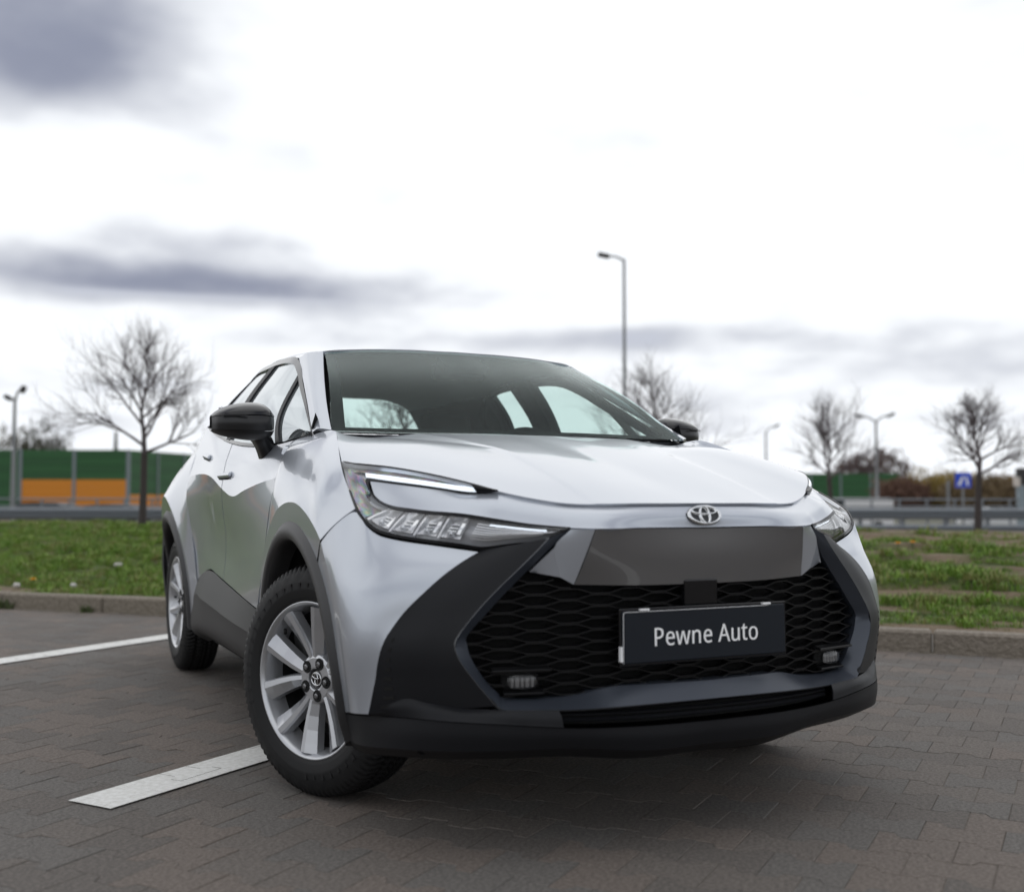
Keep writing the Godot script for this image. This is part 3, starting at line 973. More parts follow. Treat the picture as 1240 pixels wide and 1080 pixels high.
class Shape:
	# collects faces of one mesh; every face is wound to suit its normals
	var v := PackedVector3Array()
	var n := PackedVector3Array()
	var t := PackedVector2Array()
	var ix := PackedInt32Array()
	func tri(a: int, b: int, c: int) -> void:
		var g := (v[b] - v[a]).cross(v[c] - v[a])
		if g.dot(n[a] + n[b] + n[c]) > 0:
			ix.append_array([a, c, b])
		else:
			ix.append_array([a, b, c])
	func quad_flat(a: Vector3, b: Vector3, c: Vector3, d: Vector3, out: Vector3) -> void:
		var m := (b - a).cross(d - a)
		if m.length() < 1e-12:
			m = (c - b).cross(d - b)
		m = m.normalized()
		if m.dot(out) < 0:
			m = -m
		var s := v.size()
		v.append_array([a, b, c, d])
		n.append_array([m, m, m, m])
		t.append_array([Vector2(0, 0), Vector2(1, 0), Vector2(1, 1), Vector2(0, 1)])
		tri(s, s + 1, s + 2)
		tri(s, s + 2, s + 3)
	func face(p: Array, out: Vector3) -> void:
		# convex flat polygon
		var m := Vector3.ZERO
		for i in p.size():
			m += (p[i] - p[0]).cross(p[(i + 1) % p.size()] - p[0])
		m = m.normalized()
		if m.dot(out) < 0:
			m = -m
		var s := v.size()
		for q in p:
			v.append(q)
			n.append(m)
			t.append(Vector2(q.x, q.y))
		for i in range(1, p.size() - 1):
			tri(s, s + i, s + i + 1)
	func grid(p: Array, nrm: Array, nu: int, nv: int) -> void:
		var s := v.size()
		for j in nv + 1:
			for i in nu + 1:
				v.append(p[j * (nu + 1) + i])
				n.append(nrm[j * (nu + 1) + i])
				t.append(Vector2(i / float(nu), j / float(nv)))
		for j in nv:
			for i in nu:
				var a := s + j * (nu + 1) + i
				tri(a, a + 1, a + nu + 2)
				tri(a, a + nu + 2, a + nu + 1)
	func box(c: Vector3, e: Vector3, b := Basis.IDENTITY, bevel := 0.0) -> void:
		# a box of half size e with chamfered edges
		var k := minf(bevel, minf(e.x, minf(e.y, e.z)) * 0.9)
		for ax in 3:
			for s in [-1.0, 1.0]:
				var u: int = (ax + 1) % 3
				var w: int = (ax + 2) % 3
				var q := []
				for z in [[-1, -1], [1, -1], [1, 1], [-1, 1]]:
					var p := Vector3.ZERO
					p[ax] = s * e[ax]
					p[u] = z[0] * (e[u] - k)
					p[w] = z[1] * (e[w] - k)
					q.append(c + b * p)
				var o := Vector3.ZERO
				o[ax] = s
				quad_flat(q[0], q[1], q[2], q[3], b * o)
				if k > 0:
					for s2 in [-1.0, 1.0]:
						var p0 := Vector3.ZERO
						p0[ax] = s * e[ax]
						p0[u] = s2 * (e[u] - k)
						var p1 := Vector3.ZERO
						p1[ax] = s * (e[ax] - k)
						p1[u] = s2 * e[u]
						var o2 := Vector3.ZERO
						o2[ax] = s
						o2[u] = s2
						var hw := Vector3.ZERO
						hw[w] = e[w] - k
						quad_flat(c + b * (p0 - hw), c + b * (p0 + hw), c + b * (p1 + hw), c + b * (p1 - hw), b * o2)
		if k > 0:
			for sx in [-1.0, 1.0]:
				for sy in [-1.0, 1.0]:
					for sz in [-1.0, 1.0]:
						face([c + b * Vector3(sx * e.x, sy * (e.y - k), sz * (e.z - k)), c + b * Vector3(sx * (e.x - k), sy * e.y, sz * (e.z - k)), c + b * Vector3(sx * (e.x - k), sy * (e.y - k), sz * e.z)], b * Vector3(sx, sy, sz))
	func tube(path: PackedVector3Array, rad: Array, sides := 6, caps := true) -> void:
		var rings := []
		var nr := []
		var up := Vector3(0.3, 1, 0.2).normalized()
		var m := path.size()
		for k in m:
			var d := (path[mini(k + 1, m - 1)] - path[maxi(k - 1, 0)]).normalized()
			var x := d.cross(up)
			if x.length() < 0.05:
				x = d.cross(Vector3(1, 0, 0.1))
			x = x.normalized()
			var y := d.cross(x).normalized()
			for i in sides + 1:
				var a := TAU * i / sides
				var o := x * cos(a) + y * sin(a)
				rings.append(path[k] + o * rad[mini(k, rad.size() - 1)])
				nr.append(o)
		grid(rings, nr, sides, m - 1)
		if caps:
			for k in [0, m - 1]:
				var q := []
				for i in sides:
					q.append(rings[k * (sides + 1) + i])
				face(q, path[0] - path[1] if k == 0 else path[m - 1] - path[m - 2])
	func lathe(prof: PackedVector2Array, seg := 48, smooth := true, at := Transform3D.IDENTITY) -> void:
		# profile points are (distance along the x axis, radius)
		var m := prof.size()
		if smooth:
			var p := []
			var q := []
			for k in m:
				var d := (prof[mini(k + 1, m - 1)] - prof[maxi(k - 1, 0)]).normalized()
				for i in seg + 1:
					var a := TAU * i / seg
					var r := Vector3(0, cos(a), sin(a))
					p.append(at * (Vector3(prof[k].x, 0, 0) + r * prof[k].y))
					q.append((at.basis * (Vector3(-d.y, 0, 0) + r * d.x)).normalized())
			grid(p, q, seg, m - 1)
		else:
			for k in m - 1:
				var d := (prof[k + 1] - prof[k]).normalized()
				var p := []
				var q := []
				for h in 2:
					for i in seg + 1:
						var a := TAU * i / seg
						var r := Vector3(0, cos(a), sin(a))
						p.append(at * (Vector3(prof[k + h].x, 0, 0) + r * prof[k + h].y))
						q.append((at.basis * (Vector3(-d.y, 0, 0) + r * d.x)).normalized())
				grid(p, q, seg, 1)
	func mesh() -> ArrayMesh:
		var a := []
		a.resize(Mesh.ARRAY_MAX)
		a[Mesh.ARRAY_VERTEX] = v
		a[Mesh.ARRAY_NORMAL] = n
		a[Mesh.ARRAY_TEX_UV] = t
		a[Mesh.ARRAY_INDEX] = ix
		var m := ArrayMesh.new()
		m.add_surface_from_arrays(Mesh.PRIMITIVE_TRIANGLES, a)
		return m

func loft(sh: Shape, rows: Array, side: int, nu: int, nv: int, lip := 0.0, off := 0.0, ref := Vector3(0, 0.6, -1.3)) -> void:
	# a panel through section curves; side -1 is the car's right; lip folds its edges inward; off moves it out
	var p := []
	var q := []
	var total := 0.0
	for j in nv + 1:
		for i in nu + 1:
			var u := i / float(nu)
			var w := j / float(nv)
			var a := on_surface(rows, u, w)
			var b := normal_at(rows, u, w)
			if b == Vector3.ZERO:
				b = normal_at(rows, clampf(u, 0.02, 0.98), clampf(w, 0.02, 0.98))
			# the left haunch and rear pillar stand a little wider than the right, as seen through the cabin
			if a.z < -1.9 and a.x * side > 0:
				a.x *= 1.0 + 0.26 * smoothstep(-1.9, -2.6, a.z) * smoothstep(1.0, 1.2, a.y)
			p.append(Vector3(a.x * side, a.y, a.z))
			q.append(Vector3(b.x * side, b.y, b.z))
			var rr := Vector3(ref.x * side, ref.y, ref.z)
			total += q[-1].dot((p[-1] - rr).normalized())
	if total < 0:
		for k in q.size():
			q[k] = -q[k]
	for k in p.size():
		p[k] += q[k] * off
	sh.grid(p, q, nu, nv)
	if lip > 0:
		var w := nu + 1
		var edge := []
		for i in nu + 1:
			edge.append(i)
		for j in range(1, nv + 1):
			edge.append(j * w + nu)
		for i in range(nu - 1, -1, -1):
			edge.append(nv * w + i)
		for j in range(nv - 1, -1, -1):
			edge.append(j * w)
		var mid := Vector3.ZERO
		for k in edge:
			mid += p[k] / edge.size()
		for k in edge.size() - 1:
			var a: Vector3 = p[edge[k]]
			var b: Vector3 = p[edge[k + 1]]
			if a.distance_to(b) > 1e-5:
				sh.quad_flat(a, b, b - q[edge[k + 1]] * lip, a - q[edge[k]] * lip, (a + b) / 2 - mid)

func part(called: String, sh: Shape, m: Material, parent: Node, label := "") -> MeshInstance3D:
	var o := MeshInstance3D.new()
	o.name = called
	o.mesh = sh.mesh()
	o.mesh.surface_set_material(0, m)
	if label:
		o.set_meta("label", label)
	parent.add_child(o, true)
	return o

func panel(called: String, rows: Array, side: int, nu: int, nv: int, m: Material, parent: Node, lip := 0.012, off := 0.0) -> MeshInstance3D:
	var sh := Shape.new()
	loft(sh, rows, side, nu, nv, lip, off)
	return part(called, sh, m, parent)

# ------------------------------------------------------------------ the car
func emblem(parent: Node, called: String, at: Transform3D, w: float, h: float, m: Material, thick := 0.006) -> void:
	# three ellipses: a wide ring, an upright one and a flat one inside it
	var sh := Shape.new()
	for e in [[0.0, 0.0, 0.5, 0.5, 0.06], [0.0, -0.02, 0.165, 0.47, 0.05], [0.0, 0.22, 0.40, 0.22, 0.05]]:
		var n := 40
		var p := []
		var q := []
		for k in n + 1:
			var a := TAU * k / n
			var d := Vector2(cos(a), sin(a))
			for c in [[-1.0, 0.0, -1.0, 0.2], [-0.5, 1.0, -0.5, 0.9], [0.5, 1.0, 0.5, 0.9], [1.0, 0.0, 1.0, 0.2]]:
				var o: float = e[4] * c[0]
				var xy := Vector2((e[0] + (e[2] - e[4] * 0.5 + o * 0.6) * d.x) * w, (e[1] + (e[3] - e[4] * 0.5 + o * 0.9) * d.y) * h)
				p.append(at * Vector3(xy.x, xy.y, thick * c[1]))
				q.append((at.basis * Vector3(d.x * c[2], d.y * c[2], c[3])).normalized())
		sh.grid(p, q, 3, n)
	part(called, sh, m, parent)

func make_wheel(parent: Node, called: String, at: Vector3, turn: float, spin: float, M: Dictionary) -> Node3D:
	var w := Node3D.new()
	w.name = called
	parent.add_child(w, true)
	w.position = at
	w.rotation = Vector3(0, turn, 0)
	var S := Basis(Vector3.RIGHT, spin)
	# tyre: a lathe with grooves across its shoulders
	var prof := V([0.092, 0.2265, 0, 0.1, 0.233, 0, 0.104, 0.246, 0, 0.108, 0.264, 0, 0.1085, 0.272, 0, 0.106, 0.286, 0, 0.1065, 0.29, 0, 0.1, 0.309, 0, 0.0955, 0.322, 0, 0.089, 0.333, 0, 0.0835, 0.3375, 0, 0.074, 0.3405, 0, 0.058, 0.3425, 0, 0.052, 0.343, 0, 0.05, 0.336, 0, 0.042, 0.336, 0, 0.04, 0.3438, 0, 0.018, 0.3448, 0, 0.016, 0.337, 0, 0.008, 0.337, 0, 0.006, 0.345, 0, 0, 0.345, 0])
	var full := PackedVector3Array()
	for q in prof:
		full.append(q)
	for k in range(prof.size() - 2, -1, -1):
		full.append(Vector3(-prof[k].x * 0.7, prof[k].y, 0))
	var seg := 288
	var sh := Shape.new()
	var p := []
	var m := full.size()
	for k in m:
		for i in seg + 1:
			var a := TAU * i / seg
			var x: float = full[k].x
			var r: float = full[k].y
			if r > 0.312:
				var slot := fposmod(i + (2 if x < 0 else 0) + signf(x) * absf(x) * 60.0, 3.0)
				if slot < 1.0:
					r -= 0.0100 * smoothstep(0.314, 0.332, r)
			elif r > 0.304 and fposmod(i + (2 if x < 0 else 0), 8.0) < 4.0:
				x += signf(x) * 0.0016
			p.append(Vector3(x, cos(a) * r, sin(a) * r))
	var q2 := []
	q2.resize(p.size())
	for k in m:
		for i in seg + 1:
			var i0 := (i - 1 + seg) % seg
			var i1 := (i + 1) % seg
			var du: Vector3 = p[k * (seg + 1) + i1] - p[k * (seg + 1) + i0]
			var dv: Vector3 = p[mini(k + 1, m - 1) * (seg + 1) + i] - p[maxi(k - 1, 0) * (seg + 1) + i]
			q2[k * (seg + 1) + i] = du.cross(dv).normalized()
	if q2[(seg + 1) * (m / 2)].dot(Vector3(0, 1, 0)) < 0:
		for k in q2.size():
			q2[k] = -q2[k]
	sh.grid(p, q2, seg, m - 1)
	# raised bead ring and small raised marks on the outer wall
	for k in 46:
		if k % 23 < 15:
			var a := TAU * k / 46.0
			var b := Basis(Vector3.RIGHT, a)
			sh.box(b * Vector3(0.1075, 0.279, 0), Vector3(0.0016, 0.006 + 0.002 * (k % 3), 0.0035 + 0.0022 * (k % 2)), b)
	part("tyre", sh, M.rubber, w)
	# rim
	sh = Shape.new()
	sh.lathe(PackedVector2Array([Vector2(0.088, 0.2285), Vector2(0.098, 0.2325), Vector2(0.1015, 0.2305), Vector2(0.1005, 0.2255), Vector2(0.093, 0.2215), Vector2(0.086, 0.2165), Vector2(0.06, 0.2105), Vector2(0.034, 0.2055)]), 96)
	part("rim", sh, M.wheel_silver, w)
	# brake disc, hub behind and a dark back
	sh = Shape.new()
	sh.lathe(PackedVector2Array([Vector2(0.004, 0.07), Vector2(0.0, 0.148), Vector2(-0.02, 0.148), Vector2(-0.024, 0.06)]), 64, false)
	part("brake_disc", sh, M.steel, w)
	sh = Shape.new()
	sh.lathe(PackedVector2Array([Vector2(-0.03, 0.0), Vector2(-0.03, 0.2), Vector2(0.034, 0.2054), Vector2(0.03, 0.2075), Vector2(-0.07, 0.204), Vector2(-0.07, 0.0)]), 48, false)
	sh.lathe(PackedVector2Array([Vector2(0.06, 0.0), Vector2(0.045, 0.06), Vector2(-0.05, 0.06)]), 32, false)
	part("wheel_back", sh, M.black, w)
	sh = Shape.new()
	sh.box(Vector3(-0.01, 0.06, 0.135), Vector3(0.035, 0.07, 0.03), Basis(Vector3.RIGHT, 0.2), 0.012)
	part("brake_caliper", sh, M.dark_plastic, w)
	# ten spokes in five pairs: flat bright face, bevelled flanks
	for k in 10:
		var pair := k / 2
		var a := TAU * pair / 5.0 + (0.305 if k % 2 else -0.305)
		var a0 := TAU * pair / 5.0 + (0.17 if k % 2 else -0.17)
		sh = Shape.new()
		var pts := []
		var rr := [0.046, 0.075, 0.11, 0.15, 0.187, 0.2155]
		for i in rr.size():
			var r: float = rr[i]
			var t: float = (r - 0.046) / (0.2155 - 0.046)
			var an := lerpf(a0 * 1.0, a, smoothstep(0.0, 1.0, t) * 0.35 + t * 0.65)
			var d := Vector3(0, cos(an), sin(an))
			var s := Vector3(0, -sin(an), cos(an)) * (1.0 if k % 2 else -1.0)
			var x := 0.071 + 0.026 * pow(t, 1.2)
			var c := d * r
			var wf := lerpf(0.009, 0.0150, t)
			var hi := Vector3(x, 0, 0)
			# outline across the spoke, from the gap inside the pair outwards
			pts.append([c - s * (wf + 0.007) + hi - Vector3(0.036, 0, 0), c - s * (wf + 0.004) + hi - Vector3(0.008, 0, 0), c - s * wf + hi, c + s * (wf * 0.2) + hi + Vector3(0.0015, 0, 0), c + s * (wf + lerpf(0.006, 0.026, t)) + hi - Vector3(0.016, 0, 0), c + s * (wf + lerpf(0.009, 0.028, t)) + hi - Vector3(0.040, 0, 0)])
		for i in pts.size() - 1:
			for j in 5:
				var o: Vector3 = (pts[i][j] + pts[i][j + 1]) / 2 - (pts[i][0] + pts[i][5]) / 2
				sh.quad_flat(S * pts[i][j], S * pts[i][j + 1], S * pts[i + 1][j + 1], S * pts[i + 1][j], S * (o + Vector3(0.004, 0, 0)))
		sh.face([S * pts[5][0], S * pts[5][1], S * pts[5][2], S * pts[5][3], S * pts[5][4], S * pts[5][5]], S * Vector3(0, cos(a), sin(a)))
		part("spoke", sh, M.wheel_silver, w)
	# hub face with a well for the cap, cap, nuts
	sh = Shape.new()
	sh.lathe(PackedVector2Array([Vector2(0.06, 0.0), Vector2(0.062, 0.029), Vector2(0.0745, 0.0315), Vector2(0.0755, 0.036), Vector2(0.0750, 0.062), Vector2(0.070, 0.071), Vector2(0.04, 0.078)]), 60, false)
	part("hub", sh, M.wheel_silver, w)
	sh = Shape.new()
	sh.lathe(PackedVector2Array([Vector2(0.071, 0.0), Vector2(0.0708, 0.018), Vector2(0.069, 0.028), Vector2(0.06, 0.0285)]), 40)
	var cap := part("hub_cap", sh, M.gloss_black, w)
	emblem(cap, "emblem", Transform3D(Basis(Vector3(0, 0, -1), Vector3(0, 1, 0), Vector3(1, 0, 0)), Vector3(0.0695, 0, 0)), 0.046, 0.04, M.chrome, 0.003)
	for k in 5:
		var a := TAU * (k + 0.5) / 5.0
		var d := S * Vector3(0, cos(a), sin(a)) * 0.0495
		sh = Shape.new()
		sh.lathe(PackedVector2Array([Vector2(0.0765, 0.0), Vector2(0.0765, 0.0165), Vector2(0.0772, 0.0175), Vector2(0.0755, 0.0185)]), 24, false, Transform3D(Basis.IDENTITY, d))
		part("nut_well", sh, M.black, w)
		sh = Shape.new()
		sh.lathe(PackedVector2Array([Vector2(0.0835, 0.0), Vector2(0.0835, 0.005), Vector2(0.081, 0.0085), Vector2(0.066, 0.009)]), 6, false, Transform3D(Basis.IDENTITY, d))
		part("lug_nut", sh, M.nut, w)
	sh = Shape.new()
	var vd := S * Vector3(0, cos(0.62), sin(0.62))
	sh.tube(PackedVector3Array([vd * 0.2 + Vector3(0.07, 0, 0), vd * 0.186 + Vector3(0.078, 0, 0)]), [0.006, 0.005], 8)
	part("valve", sh, M.black, w)
	return w

func ga(z: Array, a: float) -> float:
	for k in z.size() - 1:
		if a <= z[k + 1][0]:
			return lerpf(z[k][1], z[k + 1][1], (a - z[k][0]) / (z[k + 1][0] - z[k][0]))
	return z[-1][1]

func crossings(line: PackedVector3Array, y: float) -> Array:
	var out := []
	for k in line.size() - 1:
		var y0 := line[k].y
		var y1 := line[k + 1].y
		if (y0 - y) * (y1 - y) <= 0 and y0 != y1:
			out.append(lerpf(line[k].x, line[k + 1].x, (y - y0) / (y1 - y0)))
	return out

func hood_panel(C: Dictionary, M: Dictionary, car: Node3D) -> void:
	# the bonnet with its raised middle, whose edges run together towards the front
	var rows := both(C.hood)
	var nu := 200
	var nv := 64
	var p := []
	for j in nv + 1:
		for i in nu + 1:
			var q := on_surface(rows, i / float(nu), j / float(nv))
			var a := absf(q.x)
			var t := clampf((q.z + 0.19) / 0.38, 0.0, 1.0)
			var l1 := lerpf(0.41, 0.29, t)
			var l2 := lerpf(0.60, 0.30, t)
			var deep := 0.015 * (1.0 - t) + 0.0015
			if a > l2:
				q.y -= deep * (1.0 - smoothstep(l2, 0.70, a))
			elif a > l1:
				q.y -= deep * (a - l1) / (l2 - l1)
			var front := smoothstep(0.10, 0.30, q.z) * (1.0 - smoothstep(0.35, 0.62, q.z))
			q.y -= 0.004 * front * smoothstep(lerpf(0.29, 0.20, clampf((q.z - 0.19) / 0.4, 0, 1)), 0.34, a) * (1.0 - smoothstep(0.4, 0.66, a))
			p.append(q)
	var n := []
	var w := nu + 1
	for j in nv + 1:
		for i in nu + 1:
			var du: Vector3 = p[j * w + mini(i + 1, nu)] - p[j * w + maxi(i - 1, 0)]
			var dv: Vector3 = p[mini(j + 1, nv) * w + i] - p[maxi(j - 1, 0) * w + i]
			var m := du.cross(dv).normalized()
			n.append(m if m.y > 0 else -m)
	var sh := Shape.new()
	sh.grid(p, n, nu, nv)
	for i in nu:
		sh.quad_flat(p[i], p[i + 1], p[i + 1] + Vector3(0, -0.014, -0.008), p[i] + Vector3(0, -0.014, -0.008), Vector3(0, 0, 1))
	for j in nv:
		for e in [0, nu]:
			sh.quad_flat(p[j * w + e], p[(j + 1) * w + e], p[(j + 1) * w + e] + Vector3(0, -0.014, 0), p[j * w + e] + Vector3(0, -0.014, 0), Vector3(1 if e else -1, 0, 0))
	part("hood", sh, M.paint, car)

func build_car(M: Dictionary) -> Node3D:
	var C := curves()
	var car := Node3D.new()
	car.name = "crossover_car"
	add_child(car, true)
	# ---- painted body
	hood_panel(C, M, car)
	panel("nose_panel", both(C.nose), 1, 180, 12, M.paint, car)
	panel("front_cover", both(C.panel), 1, 48, 12, M.grey_paint, car, 0.01)
	for s in [-1, 1]:
		panel("cover_side", C.facet, s, 8, 8, M.paint, car, 0.01)
		panel("cover_corner", C.facet2, s, 4, 4, M.paint, car, 0.01)
		var sh := Shape.new()
		loft(sh, C.fender, s, 96, 28, 0.012)
		loft(sh, C.fender_facet, s, 96, 4, 0.0)
		part("front_fender", sh, M.paint, car)
		sh = Shape.new()
		loft(sh, C.bumper, s, 60, 48, 0.012)
		loft(sh, C.bumper_facet, s, 48, 4, 0.0)
		part("bumper_side", sh, M.paint, car)
		panel("wheel_arch_trim", C.arch, s, 64, 10, M.trim, car, 0.0)
		panel("wheel_arch_trim", C.rear_arch, s, 48, 10, M.trim, car, 0.0)
		panel("bumper_wing", C.wing, s, 40, 16, M.trim_dark, car, 0.015)
		# doors: split behind the front window post
		for d in [["front_door", 0.0, 0.497], ["rear_door", 0.503, 1.0]]:
			sh = Shape.new()
			loft(sh, sub_rows(C.door_upper, d[1], d[2], 0, 1, 15, 5), s, 40, 10, 0.012)
			loft(sh, sub_rows(C.door_lower, d[1], d[2], 0, 1, 15, 9), s, 40, 20, 0.012)
			var door := part(d[0], sh, M.paint, car)
			# flush handle, laid on the door skin
			var hz: Array = [0.968, -1.28, 0.963, -1.08] if d[0] == "front_door" else [1.062, -1.80, 1.052, -1.62]
			var a := on_skin(C.door_upper, hz[0], hz[1])
			var b := on_skin(C.door_upper, hz[2], hz[3])
			a.x *= s
			b.x *= s
			var dz := (b - a).normalized()
			var up := Vector3(s * -0.45, 0.9, 0).normalized()
			var bb := Basis(up.cross(dz).normalized(), up, dz)
			sh = Shape.new()
			sh.box((a + b) / 2 + bb.x * signf(bb.x.x * s) * 0.004, Vector3(0.008, 0.012, a.distance_to(b) / 2), bb, 0.006)
			part("handle", sh, M.paint, door)
			sh = Shape.new()
			sh.box((a + b) / 2 - up * 0.0145, Vector3(0.003, 0.0022, a.distance_to(b) * 0.42), bb, 0.001)
			part("handle_gap", sh, M.black, door)
		sh = Shape.new()
		loft(sh, C.sill, s, 48, 6, 0.0)
		loft(sh, C.sill_low, s, 48, 10, 0.0)
		part("sill_trim", sh, M.trim, car)
		sh = Shape.new()
		loft(sh, C.rear_flank, s, 80, 30, 0.012)
		loft(sh, C.rear_facet, s, 80, 4, 0.0)
		part("rear_quarter", sh, M.paint, car)
		panel("front_pillar", C.pillar, s, 30, 10, M.paint, car, 0.01)
		panel("rear_pillar", C.rear_pillar, s, 20, 10, M.paint, car, 0.0)
		# side window pane, dark surround and posts
		sh = Shape.new()
		loft(sh, C.side_glass, s, 60, 12, 0.0, -0.004)
		part("side_window", sh, M.coated_glass if s < 0 else M.side_glass, car)
		sh = Shape.new()
		loft(sh, sub_rows(C.side_glass, 0, 1, 0.93, 1.0, 41, 3), s, 80, 4, 0.006, 0.003)
		loft(sh, sub_rows(C.side_glass, 0, 1, 0.0, 0.035, 41, 3), s, 80, 2, 0.006, 0.003)
		part("window_surround", sh, M.gloss_black, car)
		for post in [[0.17, 0.30, 0.012], [0.60, 0.60, 0.022], [0.9, 0.86, 0.05]]:
			sh = Shape.new()
			var rows := []
			for e in [-1.0, 1.0]:
				var r := PackedVector3Array()
				for k in 7:
					r.append(on_surface(C.side_glass, lerpf(post[0], post[1], k / 6.0) + e * post[2], lerpf(0.02, 0.93, k / 6.0)))
				rows.append(r)
			loft(sh, rows, s, 16, 3, 0.02, 0.004)
			part("window_post", sh, M.trim_dark, car)
	# ---- roof, glass
	panel("roof", both(C.roof), 1, 64, 40, M.paint, car, 0.02)
	var sh := Shape.new()
	loft(sh, both(C.roof), 1, 40, 20, 0.0, -0.03)
	part("headliner", sh, M.headliner, car)
	sh = Shape.new()
	loft(sh, both(C.windshield), 1, 64, 24, 0.0)
	loft(sh, both(C.windshield), 1, 64, 24, 0.0, 0.005, Vector3(0, 4, 4))
	var pane := part("windshield", sh, M.windshield, car)
	sh = Shape.new()
	for e in [[0.0, 1.0, 0.0, 0.05], [0.0, 1.0, 0.93, 1.0], [0.0, 0.034, 0.0, 1.0], [0.966, 1.0, 0.0, 1.0]]:
		loft(sh, sub_rows(both(C.windshield), e[0], e[1], e[2], e[3], 13, 7), 1, 40, 12, 0.0, -0.009)
	part("black_border", sh, M.frit, pane)
	# sensor housing behind the top of the windshield
	sh = Shape.new()
	var ws := both(C.windshield)
	loft(sh, sub_rows(ws, 0.41, 0.57, 0.80, 0.97, 9, 5), 1, 20, 10, 0.03, -0.012)
	part("sensor_housing", sh, M.frit, car)
	return car

func front_plan(a: float) -> float:
	return ga([[0.0, 0.838], [0.25, 0.826], [0.40, 0.79], [0.5, 0.766], [0.64, 0.725]], a)

func car_front(car: Node3D, C: Dictionary, M: Dictionary) -> void:
	# ---- frame round the grille: a wide bevel
	var sh := Shape.new()
	var fr := both(C.frame)
	loft(sh, [fr[0], fr[1]], 1, 200, 4, 0.0)
	loft(sh, [fr[1], shifted([fr[1]], Vector3(0, 0, -0.05))[0]], 1, 200, 1, 0.0)
	part("grille_frame", sh, M.satin, car)
	sh = Shape.new()
	loft(sh, [fr[0], shifted([fr[0]], Vector3(0, -0.012, -0.03))[0]], 1, 200, 1, 0.0)
	part("frame_edge", sh, M.trim_dark, car)
	sh = Shape.new()
	loft(sh, both(C.frame_chamfer), 1, 200, 1, 0.0)
	part("frame_highlight", sh, M.satin_highlight, car)  # edge highlight put into a lighter strip along the chamfer
	# ---- grille: wavy bars in front of a dark back
	var grille := Node3D.new()
	grille.name = "grille"
	car.add_child(grille, true)
	var inner: PackedVector3Array = C.frame[1]
	var row := 0
	var y := 0.392
	while y < 0.70:
		var amp := 0.0056 * (1.0 if row % 2 else -1.0)
		var xs := crossings(inner, y)
		var amax := 0.0
		for x in xs:
			amax = maxf(amax, x)
		var amin := 0.0
		if y > 0.655:
			amin = 0.365 + (y - 0.66) * 3.0
		if y < 0.405:
			for x in xs:
				if x < amax - 0.02:
					amin = maxf(amin, x)
		var spans := [[-amax, amax]] if amin == 0.0 else [[-amax, -amin], [amin, amax]]
		for sp in spans:
			if sp[1] - sp[0] < 0.04:
				continue
			sh = Shape.new()
			var n := int((sp[1] - sp[0]) / 0.006)
			var ring := []
			for i in n + 1:
				var x := lerpf(sp[0], sp[1], i / float(n))
				var ph := fposmod(x / 0.165 + 0.25, 1.0)
				var w := clampf((absf(ph - 0.5) * 4.0 - 1.0) * 2.2, -1.0, 1.0)
				var yy := y + amp * w
				var z := front_plan(absf(x))
				ring.append([Vector3(x, yy + 0.0034, z - 0.022), Vector3(x, yy + 0.0022, z - 0.0015), Vector3(x, yy + 0.0012, z), Vector3(x, yy - 0.0012, z), Vector3(x, yy - 0.0022, z - 0.0015), Vector3(x, yy - 0.0034, z - 0.022)])
			for k in 5:
				var p := []
				var q := []
				for i in n + 1:
					var f: Vector3 = ring[mini(i + 1, n)][k] - ring[maxi(i - 1, 0)][k]
					var g: Vector3 = ring[i][k + 1] - ring[i][k]
					var m := f.cross(g).normalized()
					if m.dot([Vector3(0, 1, 0.2), Vector3(0, 0.7, 0.7), Vector3(0, 0, 1), Vector3(0, -0.7, 0.7), Vector3(0, -1, 0.2)][k]) < 0:
						m = -m
					p.append([ring[i][k], ring[i][k + 1], m])
				var pp := []
				for j in 2:
					for i in n + 1:
						pp.append(p[i][j])
						q.append(p[i][2])
				sh.grid(pp, q, n, 1)
			part("bar", sh, M.grille, grille)
		row += 1
		y += 0.0149
	sh = Shape.new()
	var rows := []
	for yy in [0.36, 0.5, 0.66, 0.72]:
		var r := PackedVector3Array()
		for k in 15:
			var x := lerpf(-0.64, 0.64, k / 14.0)
			r.append(Vector3(x, yy, front_plan(absf(x)) - 0.05))
		rows.append(r)
	loft(sh, rows, 1, 20, 3, 0.0)
	part("grille_back", sh, M.black, car)
	# sensor bracket between cover and plate
	sh = Shape.new()
	sh.box(Vector3(-0.004, 0.635, 0.842), Vector3(0.052, 0.034, 0.012), Basis.IDENTITY, 0.004)
	part("sensor_cover", sh, M.gloss_black, car)
	# ---- plate
	sh = Shape.new()
	var pb := Basis(Vector3.RIGHT, -0.02)
	sh.box(Vector3(0, 0.5295, 0.866), Vector3(0.258, 0.066, 0.005), pb, 0.003)
	var plate := part("number_plate", sh, M.plate, car, "dark blue-grey plate with thin white lettering")
	sh = Shape.new()
	sh.box(Vector3(0, 0.5295, 0.862), Vector3(0.264, 0.072, 0.004), pb, 0.002)
	part("plate_frame", sh, M.gloss_black, plate)
	for e in [[Vector3(-0.193, 0.5985, 0.868), Vector3(0.013, 0.0022, 0.006)], [Vector3(0.193, 0.5985, 0.868), Vector3(0.013, 0.0022, 0.006)], [Vector3(-0.262, 0.489, 0.868), Vector3(0.0022, 0.019, 0.006)]]:
		sh = Shape.new()
		sh.box(e[0], e[1], pb)
		part("clip", sh, M.white_plastic, plate)
	var rim := []
	sh = Shape.new()
	for k in [[-0.256, -0.064, -0.256, 0.0585], [-0.2505, 0.064, 0.2, 0.064]]:
		sh.tube(PackedVector3Array([Vector3(k[0], 0.5295 + k[1], 0.8715), Vector3(k[2], 0.5295 + k[3], 0.8715)]), [0.0007], 5)
